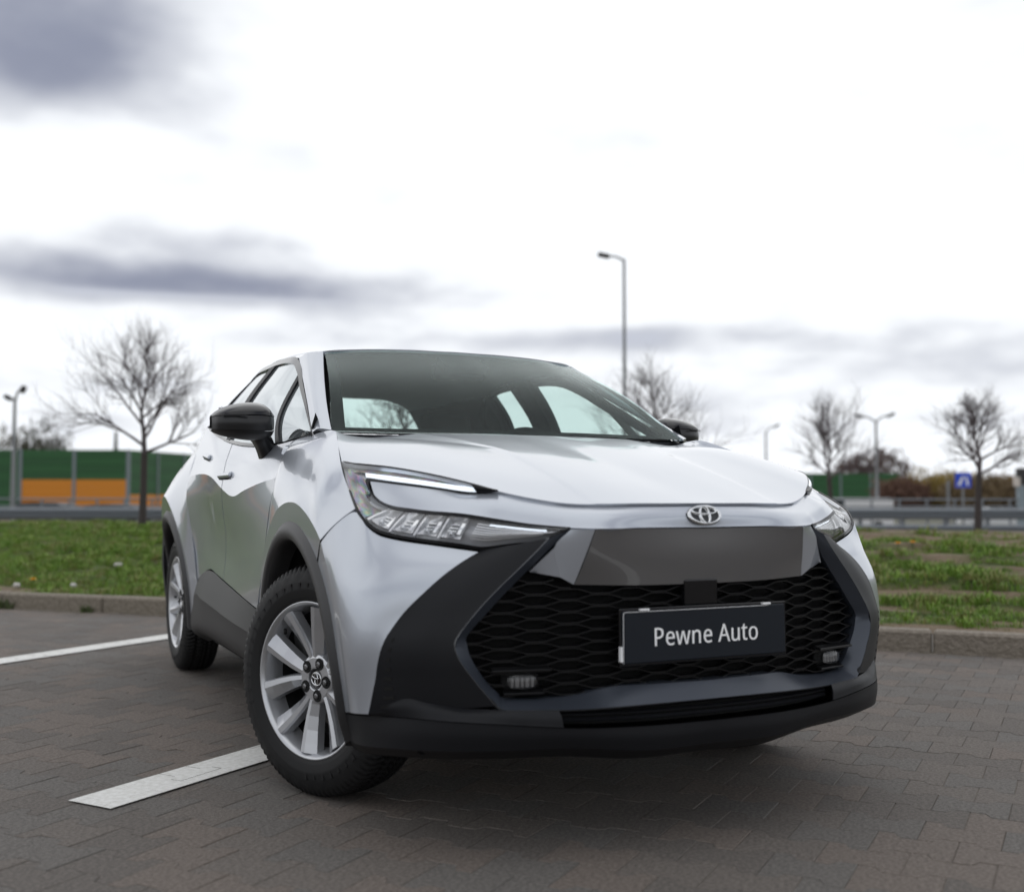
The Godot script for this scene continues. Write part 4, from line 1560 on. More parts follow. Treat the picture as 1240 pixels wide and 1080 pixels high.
	sh.tube(PackedVector3Array([Vector3(-0.256, 0.588, 0.8715), Vector3(-0.2545, 0.592, 0.8715), Vector3(-0.2505, 0.5935, 0.8715)]), [0.0007], 5)
	part("edge_line", sh, M.white_plastic, plate)
	var tm := TextMesh.new()
	var f := SystemFont.new()
	f.font_names = PackedStringArray(["Droid Sans"])
	tm.font = f
	tm.text = "Pewne Auto"
	tm.font_size = 64
	tm.pixel_size = 0.001
	tm.depth = 0.0012
	tm.material = M.white_plastic
	var box := tm.get_aabb()
	var txt := MeshInstance3D.new()
	txt.name = "lettering"
	txt.mesh = tm
	var k := 0.326 / box.size.x
	txt.transform = Transform3D(pb.scaled(Vector3(k, k * 1.02, 1)), Vector3(-box.get_center().x * k, 0.5275 - box.get_center().y * k, 0.8718))
	plate.add_child(txt, true)
	# ---- lower lip with its air slot
	for s in [-1, 1]:
		sh = Shape.new()
		loft(sh, sub_rows(C.lip_top, 0.40, 1, 0, 1, 31, 3), s, 60, 6, 0.004)
		part("lip_shelf", sh, M.lip_top, car)
	sh = Shape.new()
	loft(sh, both(C.lip), 1, 100, 12, 0.0)
	loft(sh, both(C.lip_under), 1, 100, 8, 0.0)
	part("lower_lip", sh, M.trim_dark, car)
	sh = Shape.new()
	for q in 2:
		var r := []
		for e in 2:
			r.append(shifted([sub_rows(both(C.lip_top), 0.305, 0.695, 0.34 + 0.30 * q, 0.42 + 0.30 * q, 15, 2)[e]], Vector3(0, 0, -0.03 + 0.008 * e))[0])
		loft(sh, r, 1, 40, 1, 0.004)
	part("air_slat", sh, M.trim_dark, car)
	sh = Shape.new()
	loft(sh, shifted(sub_rows(both(C.lip_top), 0.29, 0.71, 0, 1, 15, 3), Vector3(0, 0, -0.05)), 1, 40, 3, 0.0)
	part("air_slot", sh, M.black, car)
	# ---- emblem on the nose
	var up := Vector3(0, 0.868 - 0.805, 0.835 - 0.860).normalized()
	var rt := Vector3.RIGHT
	emblem(car, "emblem", Transform3D(Basis(rt, up, rt.cross(up)), Vector3(0.0, 0.836, 0.8590)), 0.104, 0.052, M.chrome, 0.009)
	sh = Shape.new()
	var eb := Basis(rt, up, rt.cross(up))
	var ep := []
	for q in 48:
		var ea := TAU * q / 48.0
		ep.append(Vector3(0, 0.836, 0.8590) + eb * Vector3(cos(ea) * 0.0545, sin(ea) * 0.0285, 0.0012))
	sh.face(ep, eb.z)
	part("emblem_shadow", sh, M.emblem_shadow, car)  # flat dark ellipse, a painted contact shadow under the emblem
	for s in [-1, 1]:
		headlight(car, C, M, s)
		fog_lamp(car, M, s)
		# slats beside the wing
		sh = Shape.new()
		for j in 8:
			var v := 0.52 + 0.048 * j
			loft(sh, sub_rows(C.wing, v + 0.1, v + 0.118, 0.10, 0.13 + 0.012 * j, 2, 6), s, 2, 6, 0.006, 0.0015)
			part("vent_slat", sh, M.black, car)
			sh = Shape.new()
	# dark inner structure that closes the gaps between the panels
	sh = Shape.new()
	loft(sh, both(shifted(C.hood, Vector3(0, -0.035, -0.02))), 1, 20, 8, 0.0)
	loft(sh, both(shifted(C.nose, Vector3(0, -0.012, -0.03))), 1, 40, 4, 0.0)
	loft(sh, both(shifted(C.panel, Vector3(0, 0, -0.03))), 1, 10, 4, 0.0)
	for s in [-1, 1]:
		loft(sh, shifted(C.fender, Vector3(-0.035, -0.02, -0.02)), s, 30, 10, 0.0)
		loft(sh, shifted(C.bumper, Vector3(-0.03, -0.005, -0.03)), s, 20, 10, 0.0)
		loft(sh, shifted(C.door_upper, Vector3(-0.04, 0, 0)), s, 16, 6, 0.0)
		loft(sh, shifted(C.door_lower, Vector3(-0.04, 0, 0)), s, 16, 6, 0.0)
		loft(sh, shifted(C.wing, Vector3(-0.02, 0, -0.03)), s, 16, 6, 0.0)
	part("inner_body", sh, M.black, car)

func headlight(car: Node3D, C: Dictionary, M: Dictionary, s: int) -> void:
	var L: Array = C.lens
	var lamp := Node3D.new()
	lamp.name = "headlight"
	car.add_child(lamp, true)
	# bowl behind the lens, with side walls reaching up to the body
	var sh := Shape.new()
	var deep := []
	for r in L:
		var p := PackedVector3Array()
		for i in r.size():
			p.append(r[i] + Vector3(-0.012, -0.004, -0.034))
		deep.append(p)
	loft(sh, deep, s, 100, 10, 0.0)
	part("bowl", sh, M.lamp_bowl, lamp)
	sh = Shape.new()
	loft(sh, [L[0], deep[0]], s, 100, 1, 0.0)
	loft(sh, [L[2], deep[2]], s, 100, 1, 0.0)
	part("side_wall", sh, M.black, lamp)
	# black bezel strips laid over the lens, also painting the shadow in its gap
	sh = Shape.new()
	loft(sh, sub_rows(L, 0.0, 0.30, 0.0, 0.08, 21, 3), s, 40, 3, 0.003, 0.0015)
	loft(sh, sub_rows(L, 0.42, 1.0, 0.0, 0.09, 31, 3), s, 60, 3, 0.003, 0.0015)
	loft(sh, sub_rows(L, 0.0, 1.0, 0.89, 1.0, 61, 3), s, 140, 3, 0.003, 0.0015)
	loft(sh, sub_rows(L, 0.0, 0.045, 0.0, 1.0, 5, 5), s, 6, 4, 0.002, 0.0015)
	part("bezel_shadow", sh, M.bezel_shadow, lamp)
	# light strip
	sh = Shape.new()
	loft(sh, shifted(C.drl, Vector3(0, 0, -0.006)), s, 40, 3, 0.012)
	part("light_strip", sh, M.drl, lamp)
	# silver guide above the strip
	sh = Shape.new()
	loft(sh, sub_rows(L, 0.06, 0.31, 0.10, 0.42, 15, 3), s, 30, 3, 0.01, -0.012)
	part("upper_guide", sh, M.iris, lamp)
	sh = Shape.new()
	loft(sh, sub_rows(L, 0.315, 0.50, 0.06, 0.86, 15, 5), s, 30, 10, 0.01, -0.016)
	part("side_guide", sh, M.iris, lamp)
	# three reflector chambers and a ribbed turn lamp
	var U := [0.515, 0.575, 0.637, 0.697, 0.755]
	for k in 4:
		sh = Shape.new()
		var rows := []
		for j in 6:
			var p := PackedVector3Array()
			for i in 9:
				var u := lerpf(U[k] + 0.004, U[k + 1] - 0.004, i / 8.0)
				var v := lerpf(0.2, 0.88, j / 5.0)
				var d := 0.012 + 0.024 * (1.0 - pow(absf(i / 4.0 - 1.0), 2.0)) * (1.0 - 0.8 * pow(absf(j / 2.5 - 1.0), 2.0))
				var q := on_surface(L, u, v)
				p.append(q + Vector3(-0.4 * d, 0, -d))
			rows.append(p)
		loft(sh, rows, s, 16, 12, 0.0, 0.0, Vector3(0.5, 0.8, -3))
		part("reflector", sh, M.chrome_dim, lamp)
		sh = Shape.new()
		loft(sh, sub_rows(L, U[k] - 0.0025, U[k] + 0.0025, 0.17, 0.92, 2, 4), s, 2, 6, 0.02, -0.006)
		part("divider", sh, M.chrome_dim, lamp)
		sh = Shape.new()
		for j in 3:
			var v := 0.42 + 0.13 * j
			loft(sh, sub_rows(L, U[k] + 0.012, U[k] + 0.034, v, v + 0.025, 3, 2), s, 6, 1, 0.012, -0.014)
		loft(sh, sub_rows(L, U[k] + 0.038, U[k] + 0.046, 0.35, 0.75, 2, 3), s, 2, 4, 0.012, -0.012)
		part("fin", sh, M.chrome, lamp)
		sh = Shape.new()
		var c := on_surface(L, U[k] + 0.03, 0.33) + Vector3(-0.006, 0, -0.018)
		sh.lathe(PackedVector2Array([Vector2(0.008, 0.0), Vector2(0.0065, 0.004), Vector2(0.0, 0.008), Vector2(-0.01, 0.009)]), 16, true, Transform3D(Basis(Vector3(s * 0.5, 0, 0.86), Vector3.UP, Vector3(0.86, 0, -s * 0.5)), Vector3(c.x * s, c.y, c.z)))
		part("bulb", sh, M.lens_blob, lamp)
	sh = Shape.new()
	for j in 7:
		var v := 0.25 + 0.09 * j
		loft(sh, sub_rows(L, 0.77, 0.965 - 0.01 * absf(j - 3), v, v + 0.035, 9, 2), s, 16, 1, 0.01, -0.012)
	part("turn_lamp", sh, M.chrome_dim, lamp)
	sh = Shape.new()
	loft(sh, sub_rows(L, 0.80, 0.94, 0.79, 0.83, 9, 2), s, 16, 1, 0.006, -0.008)
	part("light_guide", sh, M.drl, lamp)
	# clear cover
	sh = Shape.new()
	loft(sh, L, s, 140, 10, 0.0)
	part("lens", sh, M.clear, lamp)

func fog_lamp(car: Node3D, M: Dictionary, s: int) -> void:
	var lamp := Node3D.new()
	lamp.name = "fog_lamp"
	car.add_child(lamp, true)
	var c := Vector3(s * 0.495, 0.425, 0.776)
	var b := Basis(Vector3.UP, s * 0.22)
	var sh := Shape.new()
	sh.box(c + b * Vector3(0, 0, -0.02), Vector3(0.048, 0.022, 0.012), b, 0.01)
	part("housing", sh, M.black, lamp)
	sh = Shape.new()
	var n := 28
	var p := []
	var q := []
	for e in [[1.0, 0.0], [0.9, 0.006], [0.55, 0.0095], [0.0, 0.011]]:
		for k in n + 1:
			var a := TAU * k / n
			var d := Vector3(signf(cos(a)) * pow(absf(cos(a)), 0.6) * 0.038 * e[0], sin(a) * 0.0185 * e[0], 0.004 + e[1])
			p.append(c + b * d)
			q.append((b * Vector3(cos(a) * e[0] * 0.6, sin(a) * e[0] * 0.6, 1)).normalized())
	sh.grid(p, q, n, 3)
	part("lens", sh, M.clear, lamp)
	sh = Shape.new()
	for k in 5:
		sh.box(c + b * Vector3(-0.026 + 0.013 * k, -0.002, 0.003), Vector3(0.0035 + 0.002 * (k % 2), 0.012, 0.004), b * Basis(Vector3.UP, 0.4), 0.001)
	part("reflector", sh, M.nut, lamp)
	sh = Shape.new()
	sh.box(c + b * Vector3(s * 0.004, 0.031, 0.010), Vector3(0.075, 0.0035, 0.012), b * Basis(Vector3.RIGHT, 0.25), 0.001)
	part("brow", sh, M.grille, lamp)
	sh = Shape.new()
	sh.box(c + b * Vector3(s * -0.004, -0.027, 0.004), Vector3(0.052, 0.003, 0.010), b * Basis(Vector3.RIGHT, 0.25), 0.001)
	part("brow", sh, M.grille, lamp)

func mirror(car: Node3D, M: Dictionary, s: int) -> void:
	# sections from the outer tip to the inner end: [a, top y, groove y, band bottom y, under y, front z, back z]
	var S := [[1.052, 1.142, 1.137, 1.094, 1.088, -0.375, -0.42], [1.035, 1.158, 1.139, 1.092, 1.078, -0.335, -0.43], [1.0, 1.176, 1.141, 1.09, 1.068, -0.305, -0.44], [0.95, 1.188, 1.142, 1.088, 1.060, -0.288, -0.44], [0.90, 1.190, 1.142, 1.087, 1.057, -0.285, -0.44], [0.868, 1.180, 1.141, 1.088, 1.060, -0.295, -0.435], [0.848, 1.155, 1.138, 1.095, 1.072, -0.325, -0.42]]
	var top := []
	var band := []
	var low := []
	for e in S:
		var zf: float = e[5]
		var zb: float = e[6]
		top.append(V([e[0], e[1] - 0.012, zb, e[0], e[1], lerpf(zb, zf, 0.35), e[0], lerpf(e[1], e[2], 0.25), lerpf(zb, zf, 0.72), e[0], lerpf(e[1], e[2], 0.65), lerpf(zb, zf, 0.94), e[0], e[2], zf]))
		band.append(V([e[0], e[2] - 0.002, zf - 0.006, e[0], (e[2] + e[3]) / 2, zf - 0.001, e[0], e[3], zf - 0.006]))
		low.append(V([e[0], e[3] - 0.001, zf, e[0], lerpf(e[3], e[4], 0.5), lerpf(zf, zb, 0.16), e[0], e[4], lerpf(zf, zb, 0.55), e[0], e[4] + 0.006, zb]))
	var root := Node3D.new()
	root.name = "wing_mirror"
	car.add_child(root, true)
	root.position = Vector3(-0.046 * s, 0.022, -0.215)
	var ref := Vector3(0.95, 1.12, -0.40)
	var sh := Shape.new()
	loft(sh, top, s, 14, 30, 0.006, 0.0, ref)
	part("mirror_cap", sh, M.gloss_black, root)
	sh = Shape.new()
	loft(sh, band, s, 8, 30, 0.0, 0.0, ref)
	part("mirror_band", sh, M.mirror_black, root)
	sh = Shape.new()
	loft(sh, low, s, 10, 30, 0.0, 0.0, ref)
	# stalk down to the door
	var st := []
	for e in [[0.893, 1.078, -0.335, -0.425, 0.0], [0.872, 1.056, -0.355, -0.43, 0.0], [0.852, 1.03, -0.39, -0.46, 0.0], [0.830, 0.985, -0.42, -0.49, 0.0]]:
		var w := 0.045
		st.append(V([e[0] + w * 0.6, e[1] - 0.006, e[3], e[0] + w * 0.55, e[1] - 0.008, lerpf(e[3], e[2], 0.7), e[0] + w * 0.2, e[1], e[2], e[0] - w * 0.3, e[1] + 0.01, e[2] - 0.004, e[0] - w * 0.75, e[1] + 0.014, lerpf(e[3], e[2], 0.4), e[0] - w * 0.75, e[1] + 0.014, e[3]]))
	loft(sh, st, s, 20, 12, 0.0, 0.0, Vector3(0.875, 1.04, -0.44))
	part("mirror_base", sh, M.mirror_black, root)
	sh = Shape.new()
	sh.box(Vector3(s * 0.99, 1.1375, -0.3), Vector3(0.045, 0.0012, 0.004), Basis(Vector3.UP, s * 0.5))
	part("turn_lamp", sh, M.trim, root)
	sh = Shape.new()
	var glass := [V([1.05, 1.10, -0.425, 0.95, 1.075, -0.432, 0.85, 1.085, -0.425]), V([1.05, 1.14, -0.425, 0.95, 1.17, -0.432, 0.85, 1.155, -0.425])]
	loft(sh, glass, s, 10, 4, 0.0, 0.0, Vector3(0.95, 1.1, 0))
	part("mirror_glass", sh, M.chrome, root)

func seat(car: Node3D, M: Dictionary, x: float, z: float, wide := 0.25, tall := 0.0) -> void:
	var root := Node3D.new()
	root.name = "seat"
	car.add_child(root, true)
	var sh := Shape.new()
	sh.box(Vector3(x, 0.52, z + 0.05), Vector3(wide, 0.09, 0.26), Basis(Vector3.RIGHT, -0.12), 0.05)
	part("cushion", sh, M.lining, root)
	sh = Shape.new()
	sh.box(Vector3(x, 0.84 + tall, z - 0.3), Vector3(wide, 0.31, 0.075), Basis(Vector3.RIGHT, -0.3), 0.05)
	part("backrest", sh, M.lining, root)
	if wide < 0.4:
		sh = Shape.new()
		sh.box(Vector3(x, 1.215 + tall, z - 0.42), Vector3(0.13, 0.085, 0.045), Basis(Vector3.RIGHT, -0.15), 0.035)
		part("headrest", sh, M.lining, root)

func car_cabin(car: Node3D, C: Dictionary, M: Dictionary) -> void:
	# cowl with wipers
	var sh := Shape.new()
	var cw: PackedVector3Array = C.hood[4]
	var wb: PackedVector3Array = C.windshield[0]
	var rows := []
	for e in [[0.0, -0.006], [0.5, -0.022], [1.0, -0.012]]:
		var p := PackedVector3Array()
		for i in 13:
			p.append(on_curve(cw, i).lerp(on_curve(wb, i / 2.0), e[0]) + Vector3(0, e[1], 0.004))
		rows.append(p)
	loft(sh, both(rows), 1, 48, 4, 0.0)
	for s in [-1, 1]:
		sh.quad_flat(Vector3(s * 0.685, 1.088, -0.15), Vector3(s * 0.745, 1.08, -0.27), Vector3(s * 0.745, 1.10, -0.33), Vector3(s * 0.66, 1.10, -0.26), Vector3(0, 1, 0))
	part("cowl", sh, M.gloss_black, car)
	for w in [[Vector3(-0.47, 1.086, -0.188), Vector3(-0.30, 1.090, -0.205), Vector3(0.14, 1.096, -0.205)], [Vector3(0.15, 1.086, -0.186), Vector3(0.28, 1.090, -0.205), Vector3(0.60, 1.096, -0.215)]]:
		sh = Shape.new()
		sh.tube(PackedVector3Array(w), [0.008, 0.007, 0.005], 6)
		part("wiper", sh, M.black, car)
	# dashboard, steering wheel, seats, floor, inner sides
	sh = Shape.new()
	loft(sh, both([V([0, 1.088, -0.215, 0.35, 1.086, -0.225, 0.66, 1.08, -0.255]), V([0, 1.075, -0.40, 0.35, 1.075, -0.42, 0.70, 1.06, -0.45]), V([0, 1.03, -0.62, 0.35, 1.045, -0.66, 0.74, 1.02, -0.70]), V([0, 0.75, -0.62, 0.35, 0.75, -0.66, 0.74, 0.75, -0.68])]), 1, 30, 16, 0.0)
	part("dashboard", sh, M.lining, car)
	sh = Shape.new()
	var ring := PackedVector3Array()
	var tilt := Basis(Vector3.RIGHT, -0.42)
	for k in 33:
		ring.append(Vector3(0.36, 1.0, -0.84) + tilt * Vector3(cos(TAU * k / 32.0) * 0.178, sin(TAU * k / 32.0) * 0.178, 0))
	sh.tube(ring, [0.015], 8, false)
	sh.box(Vector3(0.36, 1.0, -0.83), Vector3(0.07, 0.05, 0.02), tilt, 0.012)
	sh.box(Vector3(0.36, 0.99, -0.835), Vector3(0.165, 0.014, 0.01), tilt, 0.006)
	part("steering_wheel", sh, M.lining, car)
	for s in [-1, 1]:
		seat(car, M, s * 0.36, -1.38)
	seat(car, M, 0.0, -2.22, 0.58, -0.05)
	sh = Shape.new()
	sh.box(Vector3(0, 0.28, -1.2), Vector3(0.74, 0.03, 1.9), Basis.IDENTITY, 0.01)
	sh.box(Vector3(0, 0.9, -2.85), Vector3(0.56, 0.02, 0.4), Basis.IDENTITY, 0.01)
	for s in [-1, 1]:
		sh.box(Vector3(s * 0.70, 0.68, -1.4), Vector3(0.02, 0.36, 1.1), Basis.IDENTITY, 0.01)
	part("cabin_floor", sh, M.lining, car)
	# inner pillar linings
	sh = Shape.new()
	for s in [-1, 1]:
		for post in [[0.605, 0.61, 0.048], [0.93, 0.885, 0.07]]:
			var r := []
			for e in [-1.0, 1.0]:
				var q := PackedVector3Array()
				for k in 7:
					q.append(on_surface(C.side_glass, minf(lerpf(post[0], post[1], k / 6.0) + e * post[2], 1.0), k / 6.0))
				r.append(q)
			loft(sh, r, s, 12, 3, 0.03, -0.03)
		loft(sh, shifted(C.pillar, Vector3(-0.03, -0.02, -0.03)), s, 12, 4, 0.0)
		loft(sh, shifted(C.rear_pillar, Vector3(-0.03, -0.015, 0.02)), s, 12, 6, 0.0)
		loft(sh, shifted(C.rear_flank, Vector3(-0.05, -0.01, 0.04)), s, 24, 6, 0.0)
		loft(sh, sub_rows(C.side_glass, 0, 1, 0.9, 1.0, 21, 3), s, 30, 2, 0.03, -0.02)
		loft(sh, sub_rows(C.side_glass, 0, 1, 0.0, 0.06, 21, 3), s, 30, 2, 0.05, -0.02)
	part("inner_trim", sh, M.lining, car)
	# inside mirror
	sh = Shape.new()
	sh.box(Vector3(0, 1.378, -0.80), Vector3(0.115, 0.03, 0.014), Basis(Vector3.RIGHT, 0.1), 0.012)
	sh.tube(PackedVector3Array([Vector3(0, 1.38, -0.79), Vector3(0, 1.425, -0.775)]), [0.012], 8)
	part("inside_mirror", sh, M.frit, car)

func car_rear(car: Node3D, C: Dictionary, M: Dictionary) -> void:
	# tailgate with window, bumper, lamps; below it the floor and the wheel wells
	var sh := Shape.new()
	var g := [V([0, 1.485, -2.955, 0.25, 1.475, -2.94, 0.465, 1.40, -2.88]), V([0, 1.36, -3.12, 0.28, 1.35, -3.1, 0.54, 1.28, -2.95]), V([0, 1.22, -3.28, 0.32, 1.21, -3.24, 0.595, 1.165, -2.98])]
	loft(sh, both(g), 1, 30, 10, 0.0)
	part("rear_window", sh, M.side_glass, car)
	sh = Shape.new()
	loft(sh, both([V([0, 1.216, -3.282, 0.32, 1.206, -3.242, 0.595, 1.16, -2.985]), V([0, 1.08, -3.36, 0.36, 1.08, -3.33, 0.62, 1.05, -3.18]), V([0, 0.92, -3.42, 0.38, 0.92, -3.40, 0.68, 0.9, -3.30]), V([0, 0.70, -3.45, 0.38, 0.70, -3.43, 0.72, 0.70, -3.36])]), 1, 40, 16, 0.0)
	part("tailgate", sh, M.paint, car)
	sh = Shape.new()
	loft(sh, both([V([0, 0.695, -3.47, 0.38, 0.695, -3.45, 0.76, 0.69, -3.34]), V([0, 0.5, -3.48, 0.38, 0.5, -3.46, 0.76, 0.5, -3.36]), V([0, 0.27, -3.42, 0.38, 0.27, -3.40, 0.74, 0.27, -3.32])]), 1, 40, 12, 0.02)
	part("rear_bumper", sh, M.trim, car)
	for s in [-1, 1]:
		sh = Shape.new()
		loft(sh, [V([0.1, 0.985, -3.405, 0.5, 0.98, -3.36, 0.65, 0.965, -3.24]), V([0.1, 0.93, -3.425, 0.5, 0.925, -3.39, 0.68, 0.905, -3.29])], s, 20, 3, 0.01, 0.004)
		part("tail_lamp", sh, M.red_lamp, car)
		# wheel wells
		for z in [0.0, -2.64]:
			var lo := -6.0 if z == 0.0 else -22.0
			sh = Shape.new()
			var p := []
			var q := []
			for a in [0.83 if z == 0.0 else 0.74, 0.5]:
				for k in 25:
					var t := deg_to_rad(lerpf(lo, 180.0 - lo, k / 24.0))
					p.append(Vector3(s * a, 0.345 + 0.425 * sin(t), z + 0.425 * cos(t)))
					q.append(Vector3(0, -sin(t), -cos(t)))
			sh.grid(p, q, 24, 1)
			var disc := [Vector3(s * 0.5, 0.2, z)]
			for k in 25:
				var t := deg_to_rad(lerpf(lo, 180.0 - lo, k / 24.0))
				disc.append(Vector3(s * 0.5, 0.345 + 0.425 * sin(t), z + 0.425 * cos(t)))
			for k in range(1, 25):
				sh.face([disc[0], disc[k], disc[k + 1]], Vector3(s, 0, 0))
			part("wheel_well", sh, M.black, car)
	sh = Shape.new()
	sh.box(Vector3(0, 0.235, -1.3), Vector3(0.72, 0.03, 0.82), Basis.IDENTITY, 0.01)
	sh.box(Vector3(0, 0.235, -1.35), Vector3(0.45, 0.035, 1.95), Basis.IDENTITY, 0.01)
	sh.box(Vector3(0, 0.30, -3.15), Vector3(0.70, 0.06, 0.2), Basis.IDENTITY, 0.01)
	part("underbody", sh, M.black, car)

func curves() -> Dictionary:
	var C := {}
	C["lens"] = [V([0.509, 0.9, 0.667, 0.5574, 0.9179, 0.6191, 0.6032, 0.9338, 0.5683, 0.6458, 0.9473, 0.5139, 0.6853, 0.9586, 0.4568, 0.7204, 0.9677, 0.3966, 0.7486, 0.974, 0.3324, 0.7701, 0.9792, 0.2655, 0.785, 0.9845, 0.197, 0.7962, 0.9556, 0.256, 0.8082, 0.9276, 0.3154, 0.8189, 0.8999, 0.3751, 0.8273, 0.8718, 0.4351, 0.831, 0.8387, 0.4942, 0.81, 0.801, 0.543, 0.78, 0.7857, 0.5677, 0.7475, 0.7779, 0.5932, 0.7146, 0.7723, 0.6185, 0.6809, 0.7671, 0.643, 0.6463, 0.7618, 0.6661, 0.6116, 0.7564, 0.6889, 0.577, 0.751, 0.712, 0.5375, 0.7573, 0.7368, 0.498, 0.7637, 0.7616, 0.4581, 0.7688, 0.7867, 0.4209, 0.7836, 0.8101, 0.386, 0.807, 0.832]), V([0.513, 0.902, 0.675, 0.5545, 0.907, 0.6351, 0.5948, 0.9154, 0.5934, 0.6331, 0.9259, 0.5497, 0.6694, 0.9344, 0.504, 0.7028, 0.9416, 0.4563, 0.7317, 0.9473, 0.4056, 0.7564, 0.9523, 0.3529, 0.7778, 0.9574, 0.2993, 0.7843, 0.932, 0.3343, 0.7878, 0.9097, 0.373, 0.7903, 0.8896, 0.4131, 0.791, 0.8713, 0.4543, 0.7885, 0.852, 0.4951, 0.7731, 0.8312, 0.5307, 0.7477, 0.8216, 0.5611, 0.7209, 0.8157, 0.5919, 0.6925, 0.8113, 0.6216, 0.6625, 0.8077, 0.6502, 0.6309, 0.8034, 0.6769, 0.5976, 0.7979, 0.7016, 0.5639, 0.7921, 0.7258, 0.5285, 0.7924, 0.749, 0.4932, 0.7929, 0.7722, 0.4575, 0.7933, 0.7956, 0.4232, 0.799, 0.8182, 0.39, 0.809, 0.84]), V([0.509, 0.9, 0.667, 0.5437, 0.892, 0.635, 0.5784, 0.893, 0.6026, 0.6124, 0.9005, 0.5695, 0.6454, 0.9062, 0.5353, 0.6772, 0.9116, 0.4999, 0.7067, 0.9167, 0.4628, 0.7347, 0.9215, 0.4242, 0.7625, 0.9262, 0.3856, 0.7645, 0.9045, 0.3965, 0.7594, 0.8877, 0.4145, 0.7536, 0.8753, 0.4351, 0.7467, 0.8669, 0.4576, 0.738, 0.8613, 0.4799, 0.7283, 0.8574, 0.5024, 0.7074, 0.8534, 0.5386, 0.6862, 0.8494, 0.5745, 0.6624, 0.8463, 0.6087, 0.6361, 0.8442, 0.6414, 0.6074, 0.841, 0.6716, 0.5756, 0.8354, 0.6982, 0.5428, 0.8292, 0.7236, 0.5116, 0.8235, 0.7452, 0.4803, 0.818, 0.7668, 0.4489, 0.8137, 0.7885, 0.4175, 0.8103, 0.8103, 0.386, 0.807, 0.832])]
	C["drl"] = [V([0.77, 0.9489, 0.3724, 0.7124, 0.9378, 0.4574, 0.6469, 0.925, 0.5324, 0.581, 0.9126, 0.6006, 0.5424, 0.906, 0.6361]), V([0.7685, 0.9376, 0.3751, 0.7124, 0.9256, 0.4575, 0.6468, 0.913, 0.5324, 0.581, 0.8997, 0.6006, 0.5441, 0.8957, 0.6346])]
	C["nose"] = [V([0, 0.8585, 0.836, 0.09182, 0.8584, 0.8305, 0.1831, 0.8585, 0.8219, 0.272, 0.8589, 0.8007, 0.36, 0.8595, 0.774, 0.4097, 0.8698, 0.7387, 0.4593, 0.8802, 0.7033, 0.509, 0.8905, 0.668, 0.5437, 0.892, 0.635, 0.5784, 0.893, 0.6026, 0.6124, 0.9005, 0.5695, 0.6454, 0.9062, 0.5353, 0.6772, 0.9116, 0.4999, 0.7067, 0.9167, 0.4628, 0.7347, 0.9215, 0.4242, 0.7625, 0.9262, 0.3856]), V([0, 0.8367, 0.858, 0.0952, 0.837, 0.8562, 0.1901, 0.8372, 0.8525, 0.2849, 0.8368, 0.8451, 0.373, 0.8383, 0.813, 0.4241, 0.8462, 0.7772, 0.475, 0.8549, 0.7415, 0.5259, 0.8648, 0.7058, 0.5648, 0.8687, 0.6706, 0.6022, 0.8716, 0.6345, 0.6368, 0.8762, 0.5956, 0.6692, 0.8803, 0.5548, 0.699, 0.885, 0.5122, 0.7249, 0.8914, 0.4676, 0.7463, 0.9035, 0.4228, 0.7625, 0.9262, 0.3856]), V([0, 0.805, 0.86, 0.09858, 0.8057, 0.8618, 0.1972, 0.806, 0.863, 0.2977, 0.8048, 0.8694, 0.386, 0.807, 0.832, 0.4384, 0.8125, 0.7958, 0.4907, 0.8197, 0.7596, 0.5428, 0.8292, 0.7236, 0.586, 0.8374, 0.6901, 0.6259, 0.8433, 0.6528, 0.6612, 0.8461, 0.6102, 0.693, 0.8499, 0.5652, 0.7208, 0.855, 0.5176, 0.743, 0.8638, 0.4679, 0.758, 0.8844, 0.4191, 0.7625, 0.9262, 0.3856])]
	C["panel"] = [V([0, 0.802, 0.861, 0.2, 0.803, 0.863, 0.33, 0.802, 0.862]), V([0, 0.73, 0.859, 0.2, 0.73, 0.855, 0.345, 0.735, 0.842]), V([0, 0.657, 0.847, 0.2, 0.658, 0.838, 0.363, 0.663, 0.811])]
	C["facet"] = [V([0.332, 0.802, 0.862, 0.384, 0.803, 0.832]), V([0.3475, 0.733, 0.837, 0.421, 0.757, 0.813]), V([0.365, 0.663, 0.811, 0.4, 0.682, 0.806])]
	C["facet2"] = [V([0.421, 0.757, 0.813, 0.445, 0.728, 0.793, 0.471, 0.696, 0.772]), V([0.4, 0.682, 0.806, 0.43, 0.688, 0.79, 0.462, 0.694, 0.772])]
